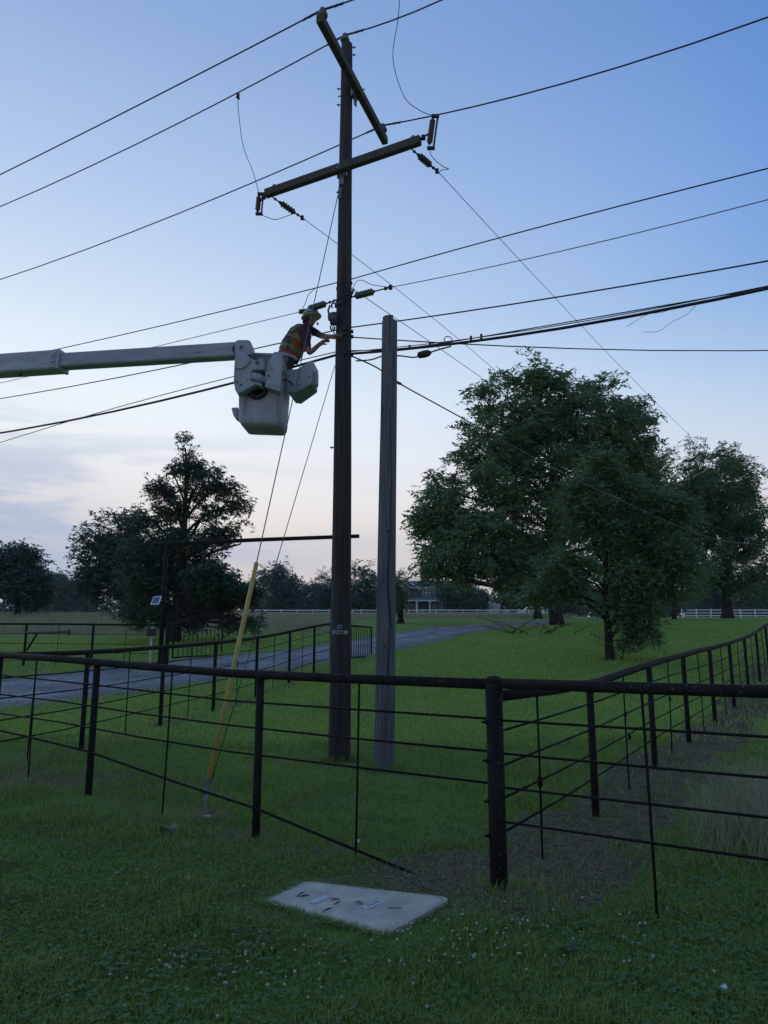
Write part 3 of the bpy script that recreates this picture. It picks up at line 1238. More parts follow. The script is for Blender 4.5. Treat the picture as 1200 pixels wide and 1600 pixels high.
def build_pole():
    rt = thing('utility_pole', 'tall dark wooden utility pole with two crossarms beside the worker', 'utility pole', (PX, PY, PB.z))
    m = MB()
    rad = lambda z: .148 - .062 * (z - PB.z) / (POLE_TOP - PB.z)
    zs = np.linspace(PB.z - .4, POLE_TOP, 26)
    n = 28
    rings = []
    for z in zs:
        r = rad(z)
        rings.append([Vector((PX + r * (1 + .018 * math.sin(3 * t + z * .7) + .012 * math.sin(7 * t + 2 * z)) * math.cos(t), PY + r * (1 + .015 * math.sin(5 * t - z)) * math.sin(t), z)) for t in [2 * math.pi * k / n for k in range(n)]])
    rings.append([p * .0 + Vector((PX + (p.x - PX) * .8, PY + (p.y - PY) * .8, POLE_TOP + .02)) for p in rings[-1]])
    m.loft(rings)
    m.build('shaft', M_pole, rt)
    # drying cracks
    for (px, y0, y1, w) in ((546, 1000, 1150, .006), (527, 700, 900, .005), (537, 380, 520, .004), (533, 560, 690, .004), (523, 1020, 1180, .006)):
        a, b = at(px, y0, PY), at(px + 1, y1, PY)
        pts = []
        for t in np.linspace(0, 1, 7):
            q = a.lerp(b, t)
            r = rad(q.z)
            dx = max(-.9 * r, min(.9 * r, q.x - PX + random.uniform(-.006, .006)))
            pts.append(Vector((PX + dx, PY - math.sqrt(r * r - dx * dx) - .0005, q.z)))
        MB().tube(pts, [.001] + [w * .6] * 5 + [.001], 5).build('crack', M_crack, rt)
    # number tag and round medallion
    c = at(531.5, 988, PY - .13)
    tg = MB().box((c.x, PY - rad(c.z) - .006, c.z), (.20, .006, .05), bevel=.002).build('number_tag', mat('tag_metal', (.34, .35, .34), .5, (.26, .27, .26), 30), rt)
    for i, dx in enumerate((-.055, -.012, .012, .042)):
        MB().box((c.x + dx, PY - rad(c.z) - .0105, c.z), (.018, .003, .030)).build('mark', M_crack, tg)
    c = at(530.5, 980, PY - .13)
    md = MB().lathe((c.x, PY - rad(c.z) - .004, c.z), (0, -1, 0), [(-.01, .036), (.004, .036), (.007, .028), (.007, .004)], 18).build('medallion', mat('medallion_metal', (.10, .12, .14), .4, (.16, .18, .2), 40), rt)
    MB().box((c.x, PY - rad(c.z) - .013, c.z), (.010, .004, .030)).build('mark', M_crack, md)
    # bolts through the shaft
    for (px, py, sx) in ((527, 140, -1), (526.5, 165, -1), (552, 75, 1), (552, 87, 1), (520, 470, -1), (521, 700, -1)):
        q = at(px, py, PY)
        MB().tube([Vector((PX, PY, q.z)), Vector((PX + sx * (rad(q.z) + .055), PY - .01, q.z + .008))], .008, 7).lathe(Vector((PX + sx * (rad(q.z) + .02), PY - .006, q.z + .003)), (sx, 0, .1), [(0, .018), (.015, .018)], 6).build('bolt', M_dark, rt)
    # crossarms ---------------------------------------------------------------------------
    def arm(pair, tall, thick, nm):
        a, b = pair
        d = (b - a).normalized()
        R = Matrix((d, Vector((-d.y, d.x, 0)), Vector((0, 0, 1)))).transposed()
        o = MB().box((a + b) / 2, ((b - a).length, thick, tall), R, bevel=.008).build('crossarm', M_arm, rt)
        o['label'] = nm
        return o, a, b, d, R
    o1, a1, b1, d1, R1 = arm(ARM1, .135, .10, 'upper crossarm pointing at the viewer')
    o2, a2, b2, d2, R2 = arm(ARM2, .125, .10, 'lower crossarm running left to right')
    # gain plates, saddle and through bolts
    for (o, a, b, d, R) in ((o1, a1, b1, d1, R1), (o2, a2, b2, d2, R2)):
        t = (Vector((PX, PY, a.z)) - a).dot(d)
        c = a + d * t
        to = (Vector((PX, PY, a.z)) - c).normalized()
        MB().box(c + to * .07, (.16, .06, .22), R, bevel=.006).build('gain_plate', M_steel, o)
        MB().tube([c - to * .10, c + to * .34], .010, 8).build('through_bolt', M_dark, o)
        MB().box(c - to * .054, (.07, .008, .07), R).build('washer_plate', M_steel, o)
        MB().box(c + to * .05 + Vector((0, 0, -.16)), (.07, .02, .16), R).build('brace_bracket', M_steel, o)
    for s in (.10, .34, .74):
        pass
    for s, sg in ((.12, 1), (a2 - b2).length and (1.20, 1), ((b2 - a2).length - .16, 1)):
        c = a2 + d2 * s + Vector((0, 0, .062))
        pts = [c + d2 * (.034 * math.cos(q)) + Vector((0, 0, .052 * math.sin(q))) for q in np.linspace(0, math.pi, 9)]
        MB().tube(pts, .008, 7).build('eye_bolt', M_dark, o2)
    # pin insulators on the upper arm and on the pole top
    pins = []
    for c in (a1 + d1 * .10 + Vector((0, 0, .065)), b1 - d1 * .12 + Vector((0, 0, .065)), Vector((PX - .03, PY - .01, POLE_TOP + .015))):
        par = o1 if len(pins) < 2 else rt
        MB().tube([c, c + Vector((0, 0, .07))], .012, 8).build('insulator_pin', M_dark, par)
        MB().lathe(c + Vector((0, 0, .035)), (0, 0, 1), [(0, .050), (.012, .072), (.035, .072), (.05, .05), (.062, .058), (.078, .058), (.09, .036), (.10, .03), (.108, .042), (.125, .04), (.13, .012)], 16).build('insulator', M_porc, par)
        pins.append(c + Vector((0, 0, .15)))
    # strain insulators for the branch line
    tap_pts = []
    for (sx, sy, ex, ey, dY) in ((646, 231, 686, 270, .42), (430, 311, 476, 343, .42)):
        q = ray(sx, sy)
        near = a2 if sx > 600 else b2
        p0 = near + (-d2 if near is b2 else d2) * .13 + Vector((0, .045, -.07))
        p1 = at(ex, ey, p0.y + dY)
        ax = (p1 - p0)
        Ln = ax.length
        ax.normalize()
        MB().tube([p0, p0 + ax * (Ln * .25)], .011, 7).sphere(p0 + ax * .05, .022).sphere(p0 + ax * (Ln * .22), .024).build('clevis', M_dark, o2)
        MB().lathe(p0 + ax * (Ln * .24), ax, shed_profile(Ln * .45, .052, 5, .62, .02), 14).build('strain_insulator', M_brown_ins, o2)
        MB().tube([p0 + ax * (Ln * .69), p1], .012, 7).sphere(p0 + ax * (Ln * .78), .024).box(p0 + ax * (Ln * .92), (.05, .035, .07)).build('dead_end_clamp', M_dark, o2)
        tap_pts.append((p0, p1))
    # fused cutouts at both ends of the lower arm
    cuts = []
    def cutout(top, bot, arm_end, nsh):
        br = MB().tube([arm_end, (top + bot) / 2], .013, 7).box(arm_end.lerp((top + bot) / 2, .35), (.06, .06, .05)).build('cutout', M_dark, o2)
        ax = (bot - top)
        L = ax.length
        ax.normalize()
        side = ax.cross(Vector((0, 1, 0))).normalized()
        MB().lathe(top + ax * (L * .12) - side * .035, ax, shed_profile(L * .76, .040, nsh, .6, .02), 12).build('cutout_insulator', M_brown_ins, br) if False else None
        o = MB().lathe(top + ax * (L * .10), ax, shed_profile(L * .78, .042, nsh, .62, .02), 12)
        o.tube([top + side * .065 + ax * .02, bot + side * .065 - ax * .02], .014, 8)
        o.box(top + side * .03, (.11, .045, .035)).box(bot + side * .03, (.11, .045, .035)).sphere(top + side * .0, .028).sphere(bot + side * .02, .026)
        o.build('fuse_tube', M_brown_ins, br)
        return top, bot
    e2 = a2 - d2 * .0
    tY = e2.y - .05
    cuts.append(cutout(at(677, 181, tY), at(670, 231, tY), a2 + d2 * .02, 9))
    e3 = b2
    cuts.append(cutout(at(405, 303, e3.y), at(402, 334, e3.y), b2 - d2 * .02, 6))
    # guy attachment and straps
    q = at(531, 303, PY - .1)
    gy = MB().box((q.x, PY - rad(q.z) - .01, q.z), (.05, .03, .16)).tube([Vector((q.x, PY - rad(q.z), q.z + .05)), Vector((q.x - .04, PY - rad(q.z) - .06, q.z - .02))], .012, 7).build('guy_hook', M_steel, rt)
    # bands holding the through-line dead ends
    for py in (447, 468):
        z = at(538, py, PY).z
        pts = [Vector((PX + (rad(z) + .004) * math.cos(t), PY + (rad(z) + .004) * math.sin(t), z + .05 * math.cos(t))) for t in np.linspace(0, 2 * math.pi, 25)]
        MB().tube(pts, .008, 6, caps=False).build('strap', M_dark, rt)
    for py in (519, 527, 556):
        z = at(538, py, PY).z
        MB().box((PX + .01, PY - rad(z) - .012, z), (.06, .03, .05), bevel=.004).build('clamp', M_dark, rt)
        MB().box((PX + rad(z) + .012, PY - .02, z), (.03, .05, .04), bevel=.004).build('clamp', M_dark, rt)
    return pins, tap_pts, cuts, rad, (a2, b2)


PINS, TAPS, CUTS, RAD, A2 = build_pole()


def build_old_pole():
    rt = thing('utility_pole', 'shorter bare weathered grey wooden pole right of the tall pole', 'utility pole', (OB.x, OB.y, OB.z))
    top = at(609, 503, OB.y)
    n = 30
    rings = []
    zs = np.linspace(OB.z - .4, top.z, 26)
    for z in zs:
        u = (z - OB.z) / (top.z - OB.z)
        cx = OB.x + (top.x - OB.x) * u
        r = .125 - .020 * u
        rg = []
        for k in range(n):
            t = 2 * math.pi * k / n
            rr = r * (1 + .018 * math.sin(2 * t + z * .9) + .012 * math.sin(3 * t + z * 1.7) + .005 * math.sin(9 * t + 3 * z))
            rg.append(Vector((cx + rr * math.cos(t), OB.y + rr * math.sin(t), z)))
        rings.append(rg)
    MB().loft(rings).build('shaft', M_oldpole, rt)
    # notched top: the left part stands a little higher
    c = top
    pts = [Vector((c.x + .098 * math.cos(t), c.y + .098 * math.sin(t), c.z - .01)) for t in np.linspace(math.radians(62), math.radians(298), 14)]
    MB().prism(pts, (0, 0, .068)).build('top_stub', M_oldpole, rt)

    def surf(px, py):
        q = at(px, py, OB.y - .1)
        u = (q.z - OB.z) / (top.z - OB.z)
        cx = OB.x + (top.x - OB.x) * u
        r = .127 - .020 * u
        dx = max(-.95 * r, min(.95 * r, q.x - cx))
        return Vector((cx + dx, OB.y - math.sqrt(r * r - dx * dx) * 1.01, q.z))
    # long drying split down the right of the face and shorter ones
    for P, w in (([(609, 830), (608, 870), (606, 905), (607.5, 940), (609.5, 968), (611, 982)], .009), ([(608, 983), (607.5, 1005), (607, 1040), (607, 1060)], .006),
                 ([(610, 640), (611, 700), (611, 760), (609, 830)], .005), ([(597, 560), (597, 620), (598, 690)], .003), ([(592, 900), (591, 960), (592, 1010)], .003),
                 ([(603, 1080), (603, 1130), (602, 1180)], .004), ([(615, 540), (616, 600)], .003)):
        pts = []
        for i in range(len(P) - 1):
            for t in (0, .5):
                pts.append(surf(P[i][0] * (1 - t) + P[i + 1][0] * t + random.uniform(-.5, .5), P[i][1] * (1 - t) + P[i + 1][1] * t))
        pts.append(surf(*P[-1]))
        rr = [w * .3] + [w * random.uniform(.6, 1.1) for _ in pts[1:-1]] + [w * .2]
        MB().tube(pts, rr, 5).build('crack', M_crack, rt)
    for px, py in ((607, 830), (601, 1010), (599, 640)):
        c = surf(px, py)
        MB().lathe(c + Vector((0, .012, 0)), (0, -1, 0), [(0, .014), (.014, .012), (.016, .003)], 8).build('knot', M_crack, rt)


build_old_pole()


# ------------------------------------------------------------------ wires
def on_plane(px, py, Q, d):
    """point of the picture ray in the vertical plane through Q along d"""
    r = ray(px, py)
    nrm = Vector((d.y, -d.x, 0))
    o = Vector((0, 0, H))
    t = (Q - o).dot(nrm) / r.dot(nrm)
    return o + r * t


def span(Q, d, pts, reach, n=22):
    """from Q along d through picture points (fitted), out to 'reach' metres"""
    S = [0.0]
    Z = [Q.z]
    for p in pts:
        w = on_plane(p[0], p[1], Q, d)
        S.append((w - Q).dot(d))
        Z.append(w.z)
    deg = min(2, len(S) - 1)
    wts = [20] + [1] * (len(S) - 1)
    co = np.polyfit(S, Z, deg, w=wts)
    c = np.array(co)
    far = S[-1]
    out = []
    slope = np.polyval(np.polyder(c), far)
    for i in range(n + 1):
        s = reach * (i / n) ** 2.2
        if s <= far:
            z = np.polyval(c, s)
        else:
            z = np.polyval(c, far) + slope * (s - far) + .0012 * (s - far) ** 2
        out.append(Vector((Q.x + d.x * s, Q.y + d.y * s, z)))
    out[0] = Vector(Q)
    return out, slope, S


def wire(name, label, cat, pts, r, material, group=None, n=6):
    o = MB().tube(pts, r, n).build(name, material)
    tag(o, label, cat, group)
    return o


def catm(P, n=6):
    P = [Vector(p) for p in P]
    out = []
    for i in range(len(P) - 1):
        p0 = P[max(i - 1, 0)]
        p1, p2 = P[i], P[i + 1]
        p3 = P[min(i + 2, len(P) - 1)]
        for k in range(n):
            t = k / n
            out.append(.5 * ((2 * p1) + (p2 - p0) * t + (2 * p0 - 5 * p1 + 4 * p2 - p3) * t * t + (3 * p1 - p0 - 3 * p2 + p3) * t ** 3))
    out.append(P[-1])
    return out


def build_wires():
    RIGHT = -LINE
    dbg = []
    def through(label, Q, left, right, r, m, name='power_line', cat='power line', lr=45, rr=22, ql=None, qr=None, group='lines along the road'):
        a, s1, S1 = span(ql or Q, LINE, left, lr)
        b, s2, S2 = span(qr or Q, RIGHT, right, rr)
        dbg.append((label, round(s1, 3), round(s2, 3), [round(x, 1) for x in S1], [round(x, 1) for x in S2]))
        pts = a[::-1] + (b[1:] if (ql is None and qr is None) else b)
        return wire(name, label, cat, pts, r, m, group)
    # the three conductors on top
    p1, p3, p2 = PINS
    w1 = through('topmost power line over the near end of the upper crossarm', p1, [(250, 147), (0, 273)], [(548, 1), (640, -42)], .011, M_wire)
    w2 = through('power line tied to the insulator on the pole top', p2, [(270, 197), (0, 323)], [(610, 33), (688, 1)], .011, M_wire)
    w3 = through('power line over the far end of the upper crossarm', p3, [(300, 325), (0, 437)], [(800, 152), (1200, 27)], .011, M_wire)
    # tie wraps beside the insulators
    for (o, Q) in ((w1, p1), (w2, p2), (w3, p3)):
        vv = [v.co.copy() for v in o.data.vertices]
        cen = [sum((vv[i * 6 + k] for k in range(6)), Vector()) / 6 for i in range(len(vv) // 6)]
        for d in (LINE, RIGHT):
            side = sorted([((c - Q).dot(d), c) for c in cen if (c - Q).dot(d) > -1e-4], key=lambda e: e[0])
            def onw(s):
                for k in range(len(side) - 1):
                    if side[k + 1][0] >= s:
                        f = (s - side[k][0]) / (side[k + 1][0] - side[k][0])
                        return side[k][1].lerp(side[k + 1][1], f)
            MB().tube([onw(s) for s in (.001, .11, .22, .33)], .0155, 7).build('armour_rod', M_wire, o)
            for s in (.22, .33):
                q = onw(s)
                MB().tube([q + Vector((0, 0, -.03)), q + Vector((.01, 0, .03))], .006, 5).build('tie', M_wire, o)
    # hot line clamp on the middle conductor
    q = on_plane(372, 147, p2, LINE)
    MB().box(q + Vector((0, 0, -.03)), (.05, .05, .10), bevel=.01).tube([q + Vector((-.03, 0, -.06)), q + Vector((.03, 0, -.10))], .014, 6).build('hot_line_clamp', M_dark, w2)
    wire('jumper_wire', 'thin jumper wire hanging from the pole top line to the left fuse cutout', 'jumper wire',
         catm([q + Vector((0, 0, -.09)), at(373, 178, q.y * .7 + CUTS[1][0].y * .3), at(380, 228, q.y * .4 + CUTS[1][0].y * .6), at(395, 268, CUTS[1][0].y), CUTS[1][0]]), .0055, M_wire)
    c = CUTS[0][0]
    t1 = on_plane(640, -42, p1, LINE)
    wire('jumper_wire', 'thin jumper wire curving down to the right fuse cutout', 'jumper wire',
         catm([t1, at(627, -20, t1.y * .9 + c.y * .1), at(622, 30, t1.y * .7 + c.y * .3), at(614, 92, c.y - .1), at(631, 150, c.y - .02), at(655, 172, c.y), c]), .0055, M_wire)
    for i, lab in ((0, 'short jumper looping from the right fuse cutout to the branch line'), (1, 'short jumper looping from the left fuse cutout to the branch line')):
        b = CUTS[i][1]
        e = TAPS[i][1]
        if i == 0:
            mids = [at(676, 246, b.y + .1), at(692, 260, e.y - .1), at(701, 264, e.y), at(690, 266, e.y)]
        else:
            mids = [at(414, 338, b.y + .1), at(430, 343, e.y - .2), at(447, 338, e.y - .1)]
            e = e.lerp(TAPS[i][0], .3)
        wire('jumper_wire', lab, 'jumper wire', catm([b] + mids + [e]), .0055, M_wire)
    # branch line going back to the right
    for i, (lab, pts) in enumerate((('thin branch line from the right end of the lower crossarm', [(800, 395), (947, 548), (1095, 697), (1195, 774)]),
                                    ('thin branch line from the left end of the lower crossarm', [(574, 420), (650, 473), (768, 574)]))):
        Q = TAPS[i][1]
        a, s, S = span(Q, TAP, pts, 60, 20)
        dbg.append((lab, round(s, 3), [round(x, 1) for x in S]))
        wire('branch_line', lab, 'power line', a, .0055, M_wire_al, 'branch lines')
    z0 = at(538, 448, PY).z
    Q = Vector((PX + RAD(z0), PY + .05, z0))
    a, s, S = span(Q, TAP, [(568, 463), (650, 519), (775, 606)], 60, 20)
    dbg.append(('neutral', round(s, 3), [round(x, 1) for x in S]))
    wire('branch_line', 'thin branch line leaving the tall pole just above the worker', 'power line', a, .0055, M_wire_al, 'branch lines')
    # lower lines along the road -----------------------------------------------------------
    def onpole(py, sx):
        z = at(538, py, PY).z
        return Vector((PX + sx * RAD(z) * .9, PY - .03, z))
    w = through('upper of the thin lines crossing just above the worker', None, [(340, 488), (60, 552)], [(720, 388), (1200, 263)], .008, M_wire, ql=onpole(443, -1), qr=onpole(438, 1))
    # insulated dead-ended line
    Lq, Rq = onpole(470, -1), onpole(466, 1)
    eL, eR = on_plane(470, 487, Lq, LINE), on_plane(610, 449, Rq, RIGHT)
    w = through('thin line dead-ended with grey-green insulators on both sides of the tall pole', None, [(340, 521), (150, 562), (0, 599)], [(720, 427), (1200, 312)], .0055, M_wire_al, ql=eL, qr=eR)
    # the run between the two dead ends goes through the insulators, so drop the straight piece
    bpy.data.objects.remove(w)
    for lab, e, d, pts, rr in (('thin line dead-ended with a grey-green insulator left of the tall pole', eL, LINE, [(340, 521), (150, 562), (0, 599)], 45),
                               ('thin line dead-ended with a grey-green insulator right of the tall pole', eR, RIGHT, [(720, 427), (1200, 312)], 22)):
        a, s, S = span(e, d, pts, rr)
        o = wire('power_line', lab, 'power line', a, .0055, M_wire_al, 'lines along the road')
        Q = Lq if d is LINE else Rq
        ax = e - Q
        Ln = ax.length
        ax.normalize()
        MB().lathe(Q + ax * (Ln * (.30 if d is LINE else .10)), ax, shed_profile(Ln * .50, .052, 7, .55, .02), 14).build('strain_insulator', M_green_ins, o)
        MB().tube([Q, Q + ax * (Ln * .34)], .011, 7).sphere(Q + ax * (Ln * .2), .022).build('clevis', M_dark, o)
        MB().tube([Q + ax * (Ln * (.78 if d is LINE else .58)), e], .010, 7).sphere(Q + ax * (Ln * .88), .026).box(e, (.06, .04, .07), bevel=.01).build('dead_end_clamp', M_dark, o)
    wire('jumper_wire', 'small wire loop over the dead end left of the tall pole', 'jumper wire', catm([on_plane(492, 451, onpole(443, -1), LINE), at(481, 462, PY), at(478, 472, PY), eL]), .005, M_wire)
    wire('jumper_wire', 'small wire loop over the dead end right of the tall pole', 'jumper wire', catm([Rq + Vector((0, 0, .04)), at(556, 441, PY), at(566, 438, PY - .05), at(582, 445, PY - .1), eR]), .005, M_wire)
    through('line passing the tall pole at the height of the hands of the worker', None, [(394, 547), (317, 562), (0, 623)], [(720, 488), (960, 449), (1200, 408)], .009, M_wire, ql=onpole(517, -1), qr=onpole(513, 1))
    # communication bundle
    Lq, Rq = onpole(556, -1), onpole(554, 1)
    cb = through('thick black communication cable bundle below the bucket', None, [(495, 568), (362, 600), (180, 641), (0, 677)], [(640, 550), (720, 536), (960, 494), (1200, 453)], .018, M_cable, 'communication_cable', 'cable', ql=Lq, qr=Rq, group='communication cables')
    a, s, S = span(Rq + Vector((0, .03, .045)), RIGHT, [(640, 546), (720, 531), (960, 489), (1200, 449)], 20)
    MB().tube(a, .006, 6).build('messenger_strand', M_wire, cb)
    # splice closure, lashing clamps and curled slack
    for (px, py) in ((663, 551),):
        c = on_plane(px, py, Rq, RIGHT)
        MB().lathe(c - RIGHT * .10 + Vector((0, 0, -.02)), RIGHT, [(0, .02), (.02, .045), (.10, .05), (.16, .045), (.2, .02)], 12).build('splice_closure', M_cable, cb)
    for px, py in ((736, 531), (752, 528), (640, 545), (672, 541)):
        c = on_plane(px, py, Rq, RIGHT)
        MB().box(c + Vector((0, 0, .02)), (.03, .03, .07), bevel=.006).build('cable_clamp', M_dark, cb)
    lo = [on_plane(x, y, Rq, RIGHT) for x, y in ((700, 540), (706, 533), (704, 527), (697, 526), (694, 531), (699, 538))]
    MB().tube(catm(lo), .006, 6).build('slack_loop', M_cable, cb)
    lo = [on_plane(x, y, Rq, RIGHT) for x, y in ((556, 564), (580, 562), (600, 556), (625, 556), (650, 558), (680, 548), (705, 541))]
    MB().tube(catm(lo), .010, 6).build('slack_cable', M_cable, cb)
    for P in (((1052, 481), (1035, 488), (1010, 492), (980, 510)), ((1088, 477), (1070, 493), (1050, 503), (1030, 517), (1005, 519))):
        MB().tube(catm([on_plane(x, y, Rq, RIGHT) for x, y in P]), .0025, 5).build('loose_strand', M_wire_al, cb)
    through('thinner cable crossing the black bundle under the boom', None, [(362, 585), (180, 640), (0, 691)], [(620, 545), (700, 535)], .007, M_wire, 'communication_cable', 'cable', rr=14, ql=onpole(551, -1), qr=onpole(549, 1), group='communication cables')
    # cable leaving level to the right
    Q = onpole(528, 1)
    DR = Vector((.97, .243, 0)).normalized()
    a, s, S = span(Q, DR, [(640, 532), (720, 540), (960, 545), (1200, 548)], 40, 18)
    dbg.append(('level', round(s, 3), [round(x, 1) for x in S]))
    wire('communication_cable', 'single black cable running level to the right edge of the picture', 'cable', a, .009, M_cable, 'communication cables')
    # service drop sagging across the trees
    Q = onpole(557, 1)
    DS = Vector((.62, .785, 0)).normalized()
    P = [(590, 575), (622, 598), (720, 652), (880, 740), (960, 777)]
    pts = [Q] + [on_plane(x, y, Q, DS) for x, y in P]
    d = (pts[-1] - pts[-2])
    pts += [on_plane(1060, 822, Q, DS), on_plane(1130, 845, Q, DS), on_plane(1200, 852, Q, DS)]
    dbg.append(('drop', [tuple(round(c, 1) for c in p) for p in pts]))
    sd = wire('service_cable', 'black service cable sagging across the dark trees on the right', 'cable', catm(pts, 4), .011, M_drop)
    q = on_plane(622, 598, Q, DS)
    MB().lathe(q - DS * .1, DS, [(0, .012), (.04, .022), (.16, .022), (.2, .012)], 8).build('drop_clamp', M_dark, sd)
    for d in dbg:
        print('WIRE', d)


build_wires()


def build_guys():
    an = G(320, 1268)
    top = at(528, 305, PY - .13)
    r = thing('guy_wire', 'steel guy wire with a yellow plastic guard anchored in the lawn', 'guy wire', (an.x, an.y, an.z))
    eye = at(325, 1222, an.y + .10)
    MB().tube([eye, top], .0065, 6).build('strand', M_wire_al, r)
    d = (top - eye).normalized()
    g0 = eye + d * .02
    # guard end seen at picture row 878
    best = min((abs((lambda p: 800 - F * ((p.z - H) * CP - p.y * SP) / (p.y * CP + (p.z - H) * SP))(eye + d * s) - 879), s) for s in np.arange(.5, 6, .01))[1]
    MB().tube([g0, eye + d * (best * .5), eye + d * best], .024, 10).build('guard', M_guard, r)
    MB().tube([an - Vector((0, 0, .2)), an, eye], .011, 7).build('anchor_rod', M_steel, r)
    MB().box(eye - d * .02, (.05, .04, .11), bevel=.008).tube([eye - d * .12, eye - d * .02], .02, 7).build('anchor_clamp', M_steel, r)
    t2 = at(523, 572, PY - .12)
    o = MB().tube([eye + Vector((.02, .03, -.02)), t2], .0055, 6).build('guy_wire', M_wire_al)
    tag(o, 'thin lower guy wire without a guard beside the yellow one', 'guy wire')


build_guys()


# ------------------------------------------------------------------ bucket truck boom, bucket and lineman
BY = PY - .02           # plane of the bucket's front face


def cpx(x, y):          # crop coordinates of the bucket close-up to photo pixels
    return 355 + x / 7.5, 520 + y / 7.5


def build_boom():
    tip = at(372, 548, BY - .05)
    r = thing('bucket_boom', 'white telescopic truck boom reaching in from the left', 'boom', tuple(at(0, 571, BY + .55)))
    a = at(372, 548.5, BY - .02)
    b = at(97, 565.5, BY + .45)
    c = at(-430, 602, BY + 1.4)

    def beam(p, q, w, h, bev):
        d = (q - p).normalized()
        u = Vector((0, 0, 1)).cross(d).normalized()
        v = d.cross(u).normalized()
        R = Matrix((d, u, v)).transposed()
        return ((p + q) / 2, ((q - p).length, w, h), R, bev)
    MB().box(*beam(a, b - (a - b).normalized() * .4, .20, .215, .02)).build('inner_section', M_boom2, r)
    ou = MB().box(*beam(b, c, .27, .30, .02)).build('outer_section', M_boom, r)
    d = (b - c).normalized()
    MB().box(*beam(b - d * .015, b + d * .035, .285, .315, .012)).build('collar', M_boom, r)
    up = Vector((0, 0, 1))
    for s, z in ((.09, .055), (.09, -.03)):
        q = b - d * s + Vector((0, -.145, z))
        MB().lathe(q, (0, -1, 0), [(-.01, .032), (.006, .032), (.01, .022)], 12).build('wear_pad_bolt', M_boom, r)
    for s, z in ((.72, .16), (.66, -.165)):
        q = b - d * s + Vector((0, -.02, z))
        MB().lathe(q, (0, 0, 1 if z > 0 else -1), [(-.01, .02), (.02, .02), (.028, .012)], 8).build('lube_fitting', M_dark, r)
    # warning decals as thin plates
    for px, py, w, h in ((273, 549, .10, .014), (320, 550, .30, .03), (10, 570, .07, .016), (20, 570, .04, .02)):
        t = (px - 97) / (372 - 97)
        base = b.lerp(a, t) if px > 97 else b.lerp(c, (97 - px) / 527)
        q = at(px, py, base.y - (.102 if px > 97 else .137))
        MB().box(q, (w, .003, h), Matrix.Rotation(math.radians(2.5), 3, 'Y')).build('decal', mat('faded_decal', (.24, .25, .27), .6), r)
    # boom tip head
    P = [cpx(*q) for q in ((90, 95), (130, 78), (250, 78), (282, 110), (285, 250), (90, 285))]
    hd = MB().prism([at(x, y, BY - .17) for x, y in P], (0, .30, 0)).build('tip_head', M_white_grp, r, 0.02)
    q = at(*cpx(165, 172), BY - .17)
    MB().box(q, (.10, .02, .10), bevel=.008).build('cover_plate', M_white_grp, hd)
    MB().lathe(q, (0, -1, 0), [(0, .028), (.016, .028), (.017, .012), (.010, .011)], 14).build('pivot_pin', M_steel, hd)
    q = at(*cpx(72, 190), BY - .125)
    MB().box(q, (.022, .004, .08)).build('decal', M_black, hd)


build_boom()


def rounded(w, d, r, n=4):
    out = []
    for sx, sy, a0 in ((1, 1, 0), (-1, 1, 90), (-1, -1, 180), (1, -1, 270)):
        for k in range(n + 1):
            t = math.radians(a0 + 90 * k / n)
            out.append((sx * (w / 2 - r) + r * math.cos(t), sy * (d / 2 - r) + r * math.sin(t)))
    return out


